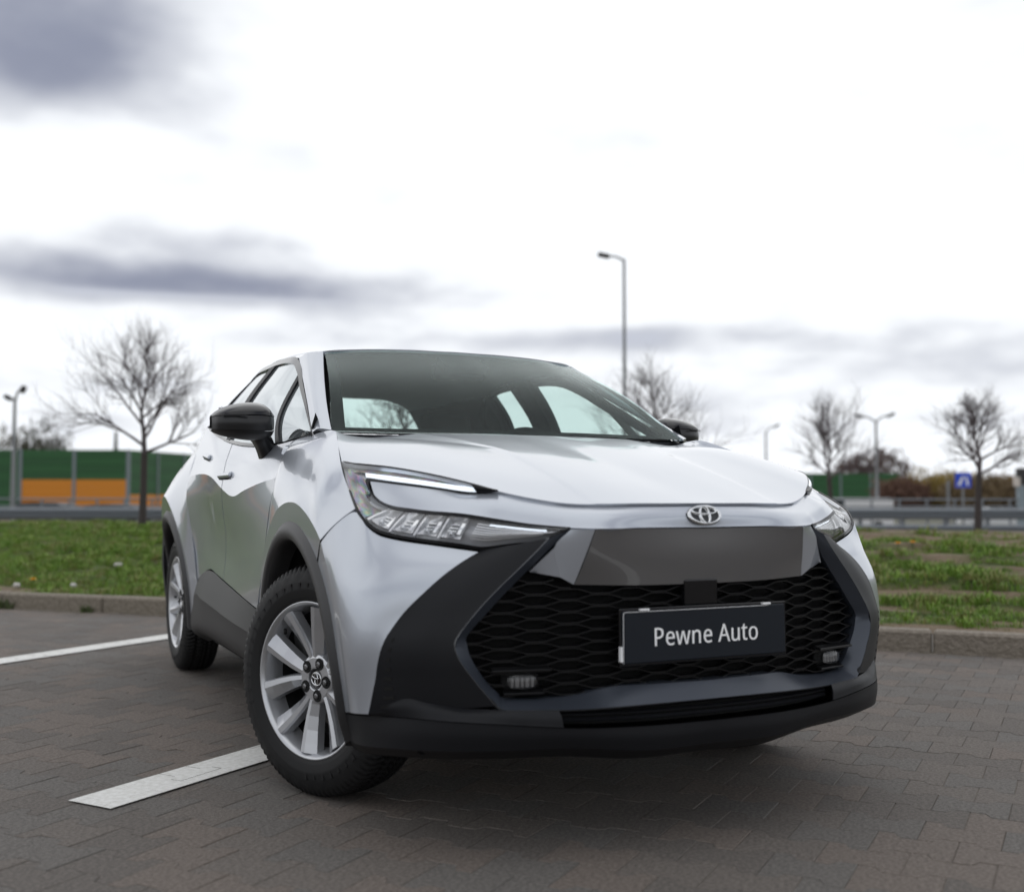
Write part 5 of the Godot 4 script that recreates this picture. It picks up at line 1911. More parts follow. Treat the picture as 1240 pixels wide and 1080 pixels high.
	C["frame"] = [V([0, 0.366, 0.901, 0.09302, 0.3656, 0.8986, 0.1859, 0.3651, 0.8943, 0.2783, 0.3637, 0.884, 0.3701, 0.3622, 0.8686, 0.4599, 0.3624, 0.8454, 0.5487, 0.3637, 0.8173, 0.5752, 0.3761, 0.8075, 0.5949, 0.3976, 0.7974, 0.6135, 0.4206, 0.7883, 0.6311, 0.4446, 0.78, 0.6484, 0.469, 0.7717, 0.6624, 0.4955, 0.7644, 0.6679, 0.5249, 0.7596, 0.6546, 0.553, 0.7632, 0.6223, 0.5944, 0.7714, 0.5876, 0.6334, 0.7804, 0.5507, 0.6705, 0.7898, 0.5128, 0.7064, 0.7995, 0.4755, 0.7429, 0.8091, 0.4393, 0.7806, 0.8183]), V([0, 0.4051, 0.862, 0.09188, 0.4059, 0.8576, 0.1834, 0.4058, 0.8499, 0.2736, 0.4033, 0.8323, 0.3587, 0.3862, 0.8116, 0.4455, 0.3804, 0.7869, 0.5344, 0.3857, 0.764, 0.5531, 0.3994, 0.7592, 0.5699, 0.4154, 0.7549, 0.5849, 0.4335, 0.751, 0.5983, 0.4527, 0.7476, 0.611, 0.4731, 0.7443, 0.6213, 0.4947, 0.7417, 0.6269, 0.5173, 0.7403, 0.6271, 0.5409, 0.7402, 0.5872, 0.5866, 0.7504, 0.5465, 0.6314, 0.7609, 0.5042, 0.6747, 0.7717, 0.4626, 0.7173, 0.786, 0.4233, 0.7602, 0.806, 0.384, 0.803, 0.826])]
	C["frame_chamfer"] = [V([-0.003311, 0.3639, 0.8977, 0.09017, 0.363, 0.8954, 0.1839, 0.3618, 0.8912, 0.2779, 0.3598, 0.8809, 0.3714, 0.3584, 0.8651, 0.4625, 0.3593, 0.8415, 0.5518, 0.3612, 0.813, 0.5785, 0.3739, 0.8031, 0.5984, 0.3957, 0.7929, 0.6171, 0.419, 0.7837, 0.6348, 0.4433, 0.7753, 0.6522, 0.468, 0.767, 0.6662, 0.4948, 0.7596, 0.6718, 0.5246, 0.7547, 0.6585, 0.553, 0.7583, 0.6262, 0.5948, 0.7666, 0.5914, 0.6344, 0.7756, 0.5543, 0.6721, 0.7851, 0.5161, 0.7086, 0.7949, 0.4783, 0.7458, 0.8046, 0.4414, 0.784, 0.814]), V([0, 0.366, 0.902, 0.09302, 0.3656, 0.8996, 0.1859, 0.3651, 0.8953, 0.2783, 0.3637, 0.885, 0.3701, 0.3622, 0.8696, 0.4599, 0.3624, 0.8464, 0.5487, 0.3637, 0.8183, 0.5752, 0.3761, 0.8085, 0.5949, 0.3976, 0.7984, 0.6135, 0.4206, 0.7893, 0.6311, 0.4446, 0.781, 0.6484, 0.469, 0.7727, 0.6624, 0.4955, 0.7654, 0.6679, 0.5249, 0.7606, 0.6546, 0.553, 0.7642, 0.6223, 0.5944, 0.7724, 0.5876, 0.6334, 0.7814, 0.5507, 0.6705, 0.7908, 0.5128, 0.7064, 0.8005, 0.4755, 0.7429, 0.8101, 0.4393, 0.7806, 0.8193])]
	C["wing"] = [V([0.577, 0.749, 0.712, 0.6062, 0.7337, 0.7094, 0.6346, 0.7171, 0.7061, 0.6616, 0.6984, 0.7021, 0.6875, 0.6781, 0.6973, 0.7119, 0.6564, 0.6913, 0.7346, 0.6338, 0.6836, 0.7559, 0.6105, 0.6737, 0.7755, 0.5858, 0.6632, 0.7932, 0.5594, 0.6543, 0.8088, 0.5312, 0.6467, 0.8183, 0.5004, 0.6396, 0.8233, 0.4685, 0.6327, 0.8252, 0.4362, 0.6256, 0.8276, 0.4039, 0.6186, 0.8306, 0.3723, 0.6098, 0.8347, 0.3417, 0.5979]), V([0.5122, 0.7648, 0.7712, 0.5382, 0.7453, 0.7669, 0.5638, 0.7252, 0.7624, 0.5891, 0.7044, 0.7574, 0.6141, 0.683, 0.7519, 0.6381, 0.6607, 0.7458, 0.6611, 0.6378, 0.739, 0.683, 0.6142, 0.7312, 0.7036, 0.5894, 0.7232, 0.7231, 0.5635, 0.716, 0.7397, 0.5351, 0.7098, 0.7465, 0.504, 0.7066, 0.7425, 0.4728, 0.7069, 0.7343, 0.4434, 0.7078, 0.726, 0.4142, 0.7087, 0.7175, 0.3859, 0.7092, 0.7089, 0.3589, 0.7087]), V([0.4393, 0.7806, 0.8183, 0.4621, 0.7569, 0.8125, 0.485, 0.7332, 0.8066, 0.5086, 0.7103, 0.8006, 0.5326, 0.688, 0.7944, 0.5562, 0.6651, 0.7884, 0.5795, 0.6418, 0.7824, 0.602, 0.6178, 0.7766, 0.6236, 0.5929, 0.7711, 0.645, 0.5676, 0.7656, 0.6625, 0.539, 0.7609, 0.6666, 0.5076, 0.7615, 0.6538, 0.4772, 0.7691, 0.6353, 0.4506, 0.778, 0.6164, 0.4244, 0.7869, 0.5964, 0.3995, 0.7966, 0.5752, 0.3761, 0.8075])]
	C["lip_top"] = [V([0, 0.36, 0.899, 0.04527, 0.36, 0.8974, 0.09053, 0.36, 0.8958, 0.1358, 0.36, 0.8942, 0.1811, 0.36, 0.8927, 0.226, 0.3603, 0.8881, 0.2708, 0.3607, 0.8814, 0.3156, 0.3612, 0.8747, 0.3604, 0.3616, 0.8679, 0.4051, 0.3621, 0.8605, 0.4486, 0.3633, 0.848, 0.4921, 0.3644, 0.8355, 0.5356, 0.3655, 0.823, 0.5756, 0.3663, 0.8029, 0.6133, 0.3667, 0.7777, 0.6509, 0.3673, 0.7526, 0.6873, 0.3741, 0.7264, 0.7236, 0.381, 0.7003, 0.76, 0.3878, 0.6742, 0.7897, 0.373, 0.6449, 0.8183, 0.3544, 0.615, 0.8361, 0.3408, 0.5789, 0.8394, 0.3339, 0.5343, 0.8427, 0.3269, 0.4896, 0.846, 0.32, 0.445]), V([0, 0.343, 0.9165, 0.04505, 0.343, 0.9148, 0.09012, 0.3429, 0.9132, 0.1352, 0.3429, 0.9115, 0.1801, 0.3429, 0.909, 0.2248, 0.3432, 0.9039, 0.2693, 0.3435, 0.8968, 0.3137, 0.3439, 0.889, 0.358, 0.3445, 0.8807, 0.402, 0.3456, 0.8716, 0.4455, 0.3474, 0.8598, 0.489, 0.3498, 0.8478, 0.5322, 0.3522, 0.8351, 0.5731, 0.3542, 0.8171, 0.6121, 0.3557, 0.795, 0.6508, 0.3569, 0.7717, 0.6875, 0.3611, 0.7461, 0.7223, 0.3651, 0.718, 0.7555, 0.3687, 0.6881, 0.7833, 0.3606, 0.6553, 0.8082, 0.3496, 0.6207, 0.8259, 0.3406, 0.5818, 0.8344, 0.3348, 0.5384, 0.8407, 0.3288, 0.4943, 0.8465, 0.3227, 0.45]), V([0, 0.318, 0.926, 0.04483, 0.3179, 0.9241, 0.08971, 0.3178, 0.9227, 0.1345, 0.3178, 0.9207, 0.1792, 0.3179, 0.9174, 0.2235, 0.3181, 0.9117, 0.2677, 0.3183, 0.9043, 0.3118, 0.3187, 0.8954, 0.3555, 0.3195, 0.8854, 0.399, 0.321, 0.8746, 0.4425, 0.3236, 0.8636, 0.486, 0.3272, 0.8521, 0.5288, 0.3309, 0.8391, 0.5705, 0.3342, 0.8233, 0.611, 0.3366, 0.8043, 0.6507, 0.3386, 0.7829, 0.6877, 0.34, 0.7577, 0.721, 0.3411, 0.7278, 0.7511, 0.3416, 0.6941, 0.7768, 0.3402, 0.6577, 0.7982, 0.3368, 0.6183, 0.8157, 0.3324, 0.5768, 0.8294, 0.3278, 0.5345, 0.8386, 0.3227, 0.4909, 0.847, 0.3175, 0.447])]
	C["lip"] = [V([0, 0.316, 0.927, 0.04483, 0.3159, 0.9251, 0.08971, 0.3158, 0.9237, 0.1345, 0.3158, 0.9217, 0.1792, 0.3159, 0.9184, 0.2235, 0.3161, 0.9127, 0.2677, 0.3163, 0.9053, 0.3118, 0.3167, 0.8964, 0.3555, 0.3175, 0.8864, 0.399, 0.319, 0.8756, 0.4425, 0.3216, 0.8646, 0.486, 0.3252, 0.8531, 0.5288, 0.3289, 0.8401, 0.5705, 0.3322, 0.8243, 0.611, 0.3346, 0.8053, 0.6507, 0.3366, 0.7839, 0.6877, 0.338, 0.7587, 0.721, 0.3391, 0.7288, 0.7511, 0.3396, 0.6951, 0.7768, 0.3382, 0.6587, 0.7982, 0.3348, 0.6193, 0.8157, 0.3304, 0.5778, 0.8294, 0.3258, 0.5355, 0.8386, 0.3207, 0.4919, 0.847, 0.3155, 0.448]), V([0, 0.287, 0.924, 0.04485, 0.2866, 0.9226, 0.08978, 0.286, 0.9218, 0.1346, 0.2857, 0.9204, 0.1792, 0.2857, 0.9173, 0.2235, 0.2866, 0.9116, 0.2676, 0.2882, 0.9038, 0.3114, 0.2903, 0.8942, 0.3549, 0.2925, 0.8835, 0.3983, 0.2945, 0.8723, 0.4417, 0.2964, 0.8611, 0.4853, 0.2982, 0.8498, 0.5283, 0.2999, 0.837, 0.5701, 0.3012, 0.8215, 0.6108, 0.3021, 0.8028, 0.6507, 0.3027, 0.7817, 0.6879, 0.3029, 0.757, 0.722, 0.3029, 0.7277, 0.753, 0.3026, 0.6947, 0.7791, 0.3008, 0.6587, 0.8, 0.2972, 0.6192, 0.8162, 0.2926, 0.5771, 0.8278, 0.288, 0.5338, 0.8338, 0.2838, 0.4899, 0.8375, 0.2797, 0.4455]), V([0, 0.256, 0.912, 0.04488, 0.2553, 0.9111, 0.08984, 0.2543, 0.9109, 0.1347, 0.2535, 0.91, 0.1793, 0.2536, 0.9073, 0.2235, 0.255, 0.9016, 0.2674, 0.258, 0.8932, 0.3109, 0.2618, 0.883, 0.3543, 0.2655, 0.8717, 0.3976, 0.2681, 0.86, 0.441, 0.2691, 0.8487, 0.4846, 0.2692, 0.8374, 0.5277, 0.2688, 0.8248, 0.5697, 0.2681, 0.8096, 0.6106, 0.2675, 0.7913, 0.6507, 0.2667, 0.7706, 0.688, 0.2657, 0.7462, 0.723, 0.2648, 0.7176, 0.7549, 0.2636, 0.6853, 0.7814, 0.2614, 0.6497, 0.8018, 0.2576, 0.6102, 0.8168, 0.2528, 0.5673, 0.8263, 0.2483, 0.5232, 0.8291, 0.245, 0.4789, 0.828, 0.242, 0.434])]
	C["lip_under"] = [V([0, 0.256, 0.912, 0.04488, 0.2553, 0.9111, 0.08984, 0.2543, 0.9109, 0.1347, 0.2535, 0.91, 0.1793, 0.2536, 0.9073, 0.2235, 0.255, 0.9016, 0.2674, 0.258, 0.8932, 0.3109, 0.2618, 0.883, 0.3543, 0.2655, 0.8717, 0.3976, 0.2681, 0.86, 0.441, 0.2691, 0.8487, 0.4846, 0.2692, 0.8374, 0.5277, 0.2688, 0.8248, 0.5697, 0.2681, 0.8096, 0.6106, 0.2675, 0.7913, 0.6507, 0.2667, 0.7706, 0.688, 0.2657, 0.7462, 0.723, 0.2648, 0.7176, 0.7549, 0.2636, 0.6853, 0.7814, 0.2614, 0.6497, 0.8018, 0.2576, 0.6102, 0.8168, 0.2528, 0.5673, 0.8263, 0.2483, 0.5232, 0.8291, 0.245, 0.4789, 0.828, 0.242, 0.434]), V([0, 0.2215, 0.847, 0.04331, 0.2208, 0.8461, 0.0867, 0.2198, 0.8459, 0.13, 0.219, 0.845, 0.173, 0.2191, 0.8423, 0.2157, 0.2205, 0.8366, 0.258, 0.2235, 0.8282, 0.3001, 0.2273, 0.818, 0.3419, 0.231, 0.8067, 0.3837, 0.2336, 0.795, 0.4256, 0.2346, 0.7837, 0.4676, 0.2347, 0.7724, 0.5092, 0.2343, 0.7598, 0.5498, 0.2336, 0.7446, 0.5892, 0.233, 0.7263, 0.6279, 0.2322, 0.7056, 0.664, 0.2312, 0.6812, 0.6977, 0.2303, 0.6526, 0.7285, 0.2291, 0.6203, 0.754, 0.2269, 0.5847, 0.7737, 0.2231, 0.5452, 0.7882, 0.2183, 0.5023, 0.7974, 0.2138, 0.4582, 0.8, 0.2105, 0.4139, 0.799, 0.2075, 0.369]), V([0, 0.211, 0.782, 0.04174, 0.2103, 0.7811, 0.08355, 0.2093, 0.7809, 0.1253, 0.2085, 0.78, 0.1668, 0.2086, 0.7773, 0.2079, 0.21, 0.7716, 0.2486, 0.213, 0.7632, 0.2892, 0.2168, 0.753, 0.3295, 0.2205, 0.7417, 0.3698, 0.2231, 0.73, 0.4101, 0.2241, 0.7187, 0.4507, 0.2242, 0.7074, 0.4908, 0.2238, 0.6948, 0.5298, 0.2231, 0.6796, 0.5679, 0.2225, 0.6613, 0.6051, 0.2217, 0.6406, 0.6399, 0.2207, 0.6162, 0.6723, 0.2198, 0.5876, 0.7021, 0.2186, 0.5553, 0.7267, 0.2164, 0.5197, 0.7456, 0.2126, 0.4802, 0.7596, 0.2078, 0.4373, 0.7684, 0.2033, 0.3932, 0.771, 0.2, 0.3489, 0.77, 0.197, 0.304])]
	C["fender"] = [V([0.856, 0.44, -0.5, 0.862, 0.56, -0.465, 0.869, 0.655, -0.415, 0.875, 0.735, -0.345, 0.879, 0.795, -0.265, 0.882, 0.838, -0.18, 0.884, 0.86, -0.09, 0.885, 0.868, 0, 0.887, 0.863, 0.09, 0.889, 0.84, 0.19, 0.89, 0.81, 0.27, 0.891, 0.79, 0.315, 0.891, 0.768, 0.352]), V([0.8563, 0.4499, -0.5069, 0.8607, 0.5732, -0.467, 0.8654, 0.6764, -0.4153, 0.8684, 0.7696, -0.3526, 0.8732, 0.8458, -0.2884, 0.8715, 0.9089, -0.2414, 0.8601, 0.9547, -0.2091, 0.853, 0.9643, -0.0957, 0.8454, 0.963, 0.0108, 0.8573, 0.9337, 0.1273, 0.8745, 0.8867, 0.2549, 0.8725, 0.8457, 0.322, 0.8743, 0.8009, 0.3953]), V([0.8567, 0.4601, -0.5141, 0.8593, 0.5868, -0.469, 0.8616, 0.6986, -0.4157, 0.8616, 0.8054, -0.3604, 0.8624, 0.8949, -0.3126, 0.847, 0.9701, -0.3046, 0.8159, 1.027, -0.3319, 0.8005, 1.038, -0.1943, 0.7831, 1.041, -0.0708, 0.8052, 1.005, 0.0627, 0.839, 0.9443, 0.2296, 0.8439, 0.892, 0.3199, 0.8525, 0.8303, 0.4337]), V([0.857, 0.47, -0.521, 0.858, 0.6, -0.471, 0.858, 0.72, -0.416, 0.855, 0.84, -0.368, 0.848, 0.94, -0.336, 0.812, 1.02, -0.366, 0.757, 1.076, -0.451, 0.7335, 1.089, -0.29, 0.7065, 1.095, -0.15, 0.7385, 1.053, 0, 0.7885, 0.9825, 0.197, 0.8085, 0.928, 0.31, 0.8275, 0.855, 0.466])]
	C["fender_facet"] = [V([0.853, 0.42, -0.46, 0.8595, 0.4981, -0.441, 0.865, 0.5712, -0.4095, 0.8696, 0.6378, -0.3631, 0.8735, 0.695, -0.3073, 0.8768, 0.7431, -0.2418, 0.8793, 0.779, -0.1702, 0.8808, 0.8015, -0.09254, 0.8818, 0.8108, -0.01212, 0.8831, 0.806, 0.06784, 0.8841, 0.7874, 0.1471, 0.8832, 0.7541, 0.2194, 0.881, 0.71, 0.287]), V([0.856, 0.44, -0.5, 0.862, 0.56, -0.465, 0.869, 0.655, -0.415, 0.875, 0.735, -0.345, 0.879, 0.795, -0.265, 0.882, 0.838, -0.18, 0.884, 0.86, -0.09, 0.885, 0.868, 0, 0.887, 0.863, 0.09, 0.889, 0.84, 0.19, 0.89, 0.81, 0.27, 0.891, 0.79, 0.315, 0.891, 0.768, 0.352])]
	C["bumper"] = [V([0.891, 0.76, 0.357, 0.8803, 0.7882, 0.3913, 0.865, 0.8147, 0.4246, 0.8372, 0.8418, 0.4549, 0.8261, 0.8381, 0.491, 0.8216, 0.8102, 0.5285, 0.7952, 0.785, 0.5555, 0.7609, 0.774, 0.5828, 0.7255, 0.7669, 0.6103, 0.6893, 0.7615, 0.6371, 0.652, 0.7556, 0.6623, 0.6144, 0.7498, 0.687, 0.577, 0.744, 0.712]), V([0.888, 0.7008, 0.4045, 0.8832, 0.7035, 0.4479, 0.8729, 0.7054, 0.4846, 0.8596, 0.7067, 0.5175, 0.8437, 0.7077, 0.5471, 0.8253, 0.7082, 0.5735, 0.8048, 0.7084, 0.5973, 0.7823, 0.7083, 0.6186, 0.7582, 0.7079, 0.6378, 0.7328, 0.7073, 0.6555, 0.7066, 0.7066, 0.6721, 0.6798, 0.7057, 0.6879, 0.6527, 0.7049, 0.7035]), V([0.8839, 0.6331, 0.4459, 0.8832, 0.6365, 0.4824, 0.8777, 0.6391, 0.513, 0.8695, 0.6413, 0.5402, 0.8591, 0.6432, 0.5646, 0.8465, 0.6447, 0.5862, 0.832, 0.6459, 0.6054, 0.8157, 0.6468, 0.6224, 0.7981, 0.6475, 0.6377, 0.7794, 0.648, 0.6517, 0.7599, 0.6484, 0.6646, 0.7399, 0.6487, 0.6769, 0.7197, 0.649, 0.6889]), V([0.8785, 0.5607, 0.4766, 0.8805, 0.5645, 0.5055, 0.8786, 0.5677, 0.5295, 0.8746, 0.5705, 0.5508, 0.8687, 0.573, 0.5696, 0.861, 0.5753, 0.5863, 0.8517, 0.5773, 0.601, 0.8411, 0.579, 0.614, 0.8293, 0.5806, 0.6254, 0.8166, 0.582, 0.6358, 0.8032, 0.5834, 0.6453, 0.7894, 0.5846, 0.6544, 0.7755, 0.5858, 0.6632]), V([0.8718, 0.4832, 0.4942, 0.8749, 0.4867, 0.5163, 0.8751, 0.4899, 0.5347, 0.8738, 0.4927, 0.5513, 0.8711, 0.4953, 0.566, 0.8671, 0.4978, 0.5791, 0.8619, 0.5, 0.5908, 0.8557, 0.5021, 0.6012, 0.8487, 0.504, 0.6106, 0.841, 0.5058, 0.6191, 0.8328, 0.5076, 0.627, 0.8243, 0.5093, 0.6345, 0.8158, 0.511, 0.6419]), V([0.8613, 0.4055, 0.4944, 0.8636, 0.408, 0.5116, 0.8639, 0.4102, 0.5265, 0.8632, 0.4122, 0.54, 0.8615, 0.4141, 0.5524, 0.859, 0.4158, 0.5637, 0.8558, 0.4174, 0.574, 0.8518, 0.4189, 0.5835, 0.8473, 0.4203, 0.5922, 0.8423, 0.4217, 0.6004, 0.8371, 0.423, 0.6082, 0.8316, 0.4242, 0.6158, 0.826, 0.4255, 0.6232]), V([0.848, 0.328, 0.482, 0.85, 0.3296, 0.4956, 0.8508, 0.3311, 0.5077, 0.8511, 0.3325, 0.519, 0.8507, 0.3337, 0.5297, 0.8499, 0.3349, 0.5397, 0.8486, 0.336, 0.5491, 0.8469, 0.3371, 0.558, 0.8448, 0.338, 0.5664, 0.8425, 0.339, 0.5746, 0.84, 0.3399, 0.5825, 0.8373, 0.3408, 0.5902, 0.8347, 0.3417, 0.5979])]
	C["bumper_facet"] = [V([0.8805, 0.7, 0.296, 0.8788, 0.6519, 0.3497, 0.8769, 0.596, 0.3945, 0.8741, 0.5323, 0.4278, 0.8696, 0.4633, 0.4496, 0.8602, 0.3929, 0.4557, 0.847, 0.322, 0.45]), V([0.891, 0.764, 0.357, 0.888, 0.7008, 0.4045, 0.8839, 0.6331, 0.4459, 0.8785, 0.5607, 0.4766, 0.8718, 0.4832, 0.4942, 0.8613, 0.4055, 0.4944, 0.848, 0.328, 0.482])]
	C["arch"] = [V([0.853, 0.42, -0.46, 0.8605, 0.5105, -0.4374, 0.8666, 0.5938, -0.3955, 0.8715, 0.6667, -0.3372, 0.8757, 0.7273, -0.2661, 0.8788, 0.7729, -0.1845, 0.8807, 0.801, -0.09547, 0.8821, 0.8108, -0.002515, 0.8834, 0.802, 0.09053, 0.8839, 0.7748, 0.1799, 0.8825, 0.7301, 0.262, 0.8799, 0.6703, 0.3338, 0.8773, 0.5978, 0.3928, 0.8729, 0.5143, 0.4348, 0.8651, 0.4234, 0.4555, 0.8491, 0.3314, 0.4514, 0.826, 0.243, 0.432]), V([0.867, 0.4156, -0.4329, 0.8746, 0.5019, -0.4112, 0.8807, 0.5812, -0.3708, 0.8857, 0.6504, -0.3148, 0.8899, 0.7075, -0.2463, 0.893, 0.75, -0.168, 0.8949, 0.7755, -0.08254, 0.8962, 0.7832, 0.006312, 0.8976, 0.7729, 0.0949, 0.8978, 0.7448, 0.1795, 0.8961, 0.7001, 0.2566, 0.8935, 0.6411, 0.3235, 0.8907, 0.57, 0.3771, 0.8857, 0.4893, 0.4148, 0.8772, 0.4026, 0.4353, 0.8626, 0.3144, 0.4368, 0.836, 0.2325, 0.417]), V([0.857, 0.4111, -0.4057, 0.8647, 0.4932, -0.385, 0.8709, 0.5685, -0.3462, 0.8759, 0.634, -0.2923, 0.8801, 0.6877, -0.2266, 0.8832, 0.7271, -0.1514, 0.885, 0.75, -0.06961, 0.8863, 0.7556, 0.01514, 0.8877, 0.7438, 0.09926, 0.8877, 0.7148, 0.1791, 0.8857, 0.67, 0.2512, 0.8832, 0.6119, 0.3131, 0.88, 0.5422, 0.3614, 0.8745, 0.4643, 0.3949, 0.8654, 0.3818, 0.4151, 0.852, 0.2974, 0.4222, 0.822, 0.222, 0.402]), V([0.797, 0.4071, -0.4057, 0.8041, 0.4892, -0.385, 0.8099, 0.5645, -0.3462, 0.8146, 0.63, -0.2923, 0.8185, 0.6837, -0.2266, 0.8214, 0.7231, -0.1514, 0.823, 0.746, -0.06961, 0.8243, 0.7516, 0.01514, 0.8256, 0.7398, 0.09926, 0.8255, 0.7108, 0.1791, 0.8237, 0.666, 0.2512, 0.8214, 0.6079, 0.3131, 0.8184, 0.5382, 0.3614, 0.8132, 0.4603, 0.3949, 0.8048, 0.3778, 0.4151, 0.7924, 0.2934, 0.4222, 0.7645, 0.218, 0.402])]
	C["hood"] = [V([0, 0.868, 0.835, 0.093, 0.8679, 0.8295, 0.1854, 0.868, 0.8206, 0.2769, 0.8669, 0.8015, 0.3642, 0.8694, 0.771, 0.4422, 0.8822, 0.7225, 0.5126, 0.9011, 0.6637, 0.5759, 0.9245, 0.5997, 0.634, 0.9436, 0.5298, 0.6867, 0.9589, 0.4547, 0.7312, 0.9702, 0.3741, 0.764, 0.9775, 0.2872, 0.785, 0.9845, 0.197]), V([0, 0.925, 0.62, 0.08446, 0.9295, 0.6129, 0.1685, 0.9338, 0.6033, 0.2518, 0.9368, 0.586, 0.3319, 0.9415, 0.5599, 0.4051, 0.953, 0.5201, 0.4727, 0.968, 0.4725, 0.5348, 0.9853, 0.4208, 0.5931, 0.9983, 0.3645, 0.6473, 1.008, 0.3043, 0.6953, 1.013, 0.2403, 0.7347, 1.015, 0.1719, 0.7641, 1.017, 0.1067]), V([0, 0.985, 0.38, 0.07585, 0.9909, 0.3733, 0.1514, 0.9965, 0.365, 0.2265, 1.001, 0.3514, 0.2995, 1.006, 0.3317, 0.3678, 1.014, 0.3026, 0.4324, 1.024, 0.2681, 0.4933, 1.035, 0.2309, 0.5517, 1.043, 0.1902, 0.6073, 1.047, 0.1468, 0.6589, 1.048, 0.1014, 0.7047, 1.047, 0.05349, 0.7424, 1.046, 0.01522]), V([0, 1.045, 0.1, 0.06722, 1.048, 0.09699, 0.1343, 1.052, 0.09318, 0.2011, 1.054, 0.08652, 0.2669, 1.056, 0.07641, 0.3303, 1.06, 0.06127, 0.3919, 1.065, 0.0432, 0.4516, 1.069, 0.02357, 0.51, 1.072, 0.001724, 0.567, 1.073, -0.02165, 0.6221, 1.072, -0.04514, 0.6745, 1.071, -0.06934, 0.7204, 1.07, -0.07743]), V([0, 1.098, -0.171, 0.05847, 1.098, -0.1711, 0.1169, 1.098, -0.1711, 0.1754, 1.097, -0.1716, 0.2338, 1.097, -0.1728, 0.2923, 1.096, -0.1748, 0.3507, 1.095, -0.1772, 0.4091, 1.094, -0.18, 0.4674, 1.093, -0.1837, 0.5258, 1.092, -0.1878, 0.5842, 1.092, -0.1901, 0.6429, 1.092, -0.1913, 0.697, 1.094, -0.17])]
	C["door_upper"] = [V([0.757, 1.077, -0.455, 0.7797, 1.067, -0.6608, 0.7918, 1.069, -0.8675, 0.7959, 1.079, -1.074, 0.7938, 1.097, -1.281, 0.7875, 1.121, -1.487, 0.7769, 1.154, -1.691, 0.764, 1.187, -1.895, 0.75, 1.215, -2.1]), V([0.8, 1.02, -0.365, 0.8186, 1.014, -0.5821, 0.8294, 1.001, -0.7995, 0.8321, 0.9904, -1.017, 0.8303, 1.013, -1.233, 0.8238, 1.044, -1.45, 0.8102, 1.073, -1.665, 0.799, 1.091, -1.882, 0.795, 1.09, -2.1]), V([0.849, 0.945, -0.33, 0.8527, 0.9288, -0.5495, 0.854, 0.9073, -0.7688, 0.8521, 0.8849, -0.9877, 0.8498, 0.9158, -1.204, 0.845, 0.9601, -1.421, 0.8326, 0.9797, -1.64, 0.8259, 0.9844, -1.86, 0.83, 0.975, -2.08])]
	C["door_lower"] = [V([0.849, 0.945, -0.33, 0.8527, 0.9288, -0.5495, 0.854, 0.9073, -0.7688, 0.8521, 0.8849, -0.9877, 0.8498, 0.9158, -1.204, 0.845, 0.9601, -1.421, 0.8326, 0.9797, -1.64, 0.8259, 0.9844, -1.86, 0.83, 0.975, -2.08]), V([0.856, 0.84, -0.378, 0.8537, 0.8424, -0.5943, 0.849, 0.8286, -0.8099, 0.8424, 0.8105, -1.025, 0.8381, 0.8405, -1.238, 0.8329, 0.873, -1.453, 0.8233, 0.8874, -1.668, 0.8258, 0.8886, -1.884, 0.838, 0.88, -2.1]), V([0.858, 0.72, -0.425, 0.8498, 0.7285, -0.6312, 0.8402, 0.7257, -0.8373, 0.8302, 0.7214, -1.043, 0.8228, 0.7414, -1.249, 0.8156, 0.7629, -1.454, 0.8069, 0.7793, -1.66, 0.8097, 0.7683, -1.865, 0.82, 0.74, -2.07]), V([0.858, 0.6, -0.48, 0.8483, 0.6158, -0.6765, 0.8373, 0.6253, -0.8734, 0.8264, 0.634, -1.07, 0.8174, 0.6483, -1.267, 0.8091, 0.6637, -1.464, 0.801, 0.6803, -1.661, 0.7989, 0.6599, -1.856, 0.8, 0.62, -2.05]), V([0.858, 0.503, -0.53, 0.8499, 0.5127, -0.7183, 0.8407, 0.524, -0.9065, 0.8314, 0.536, -1.095, 0.8226, 0.5481, -1.283, 0.8134, 0.5594, -1.471, 0.8039, 0.5688, -1.659, 0.7977, 0.5424, -1.845, 0.793, 0.5, -2.03])]
	C["sill"] = [V([0.858, 0.498, -0.53, 0.8484, 0.5097, -0.7358, 0.8388, 0.5215, -0.9416, 0.8291, 0.5343, -1.147, 0.8193, 0.5473, -1.353, 0.8088, 0.5611, -1.559, 0.7999, 0.5557, -1.765, 0.7945, 0.515, -1.968, 0.79, 0.44, -2.16]), V([0.868, 0.41, -0.5, 0.8663, 0.4141, -0.7082, 0.8639, 0.4182, -0.9164, 0.8578, 0.423, -1.124, 0.8489, 0.4282, -1.332, 0.8403, 0.4325, -1.541, 0.8301, 0.435, -1.748, 0.8115, 0.4372, -1.957, 0.795, 0.4, -2.16])]
	C["sill_low"] = [V([0.868, 0.41, -0.5, 0.8663, 0.4141, -0.7082, 0.8639, 0.4182, -0.9164, 0.8578, 0.423, -1.124, 0.8489, 0.4282, -1.332, 0.8403, 0.4325, -1.541, 0.8301, 0.435, -1.748, 0.8115, 0.4372, -1.957, 0.795, 0.4, -2.16]), V([0.845, 0.305, -0.5, 0.8436, 0.3053, -0.7105, 0.8416, 0.3054, -0.9209, 0.8361, 0.3041, -1.131, 0.828, 0.3015, -1.342, 0.8199, 0.2968, -1.552, 0.8115, 0.2895, -1.762, 0.803, 0.2808, -1.972, 0.79, 0.25, -2.18]), V([0.7605, 0.245, -0.5, 0.7593, 0.2453, -0.7105, 0.7574, 0.2454, -0.9209, 0.7525, 0.2441, -1.131, 0.7452, 0.2415, -1.342, 0.7379, 0.2368, -1.552, 0.7304, 0.2295, -1.762, 0.7227, 0.2208, -1.972, 0.711, 0.19, -2.18])]
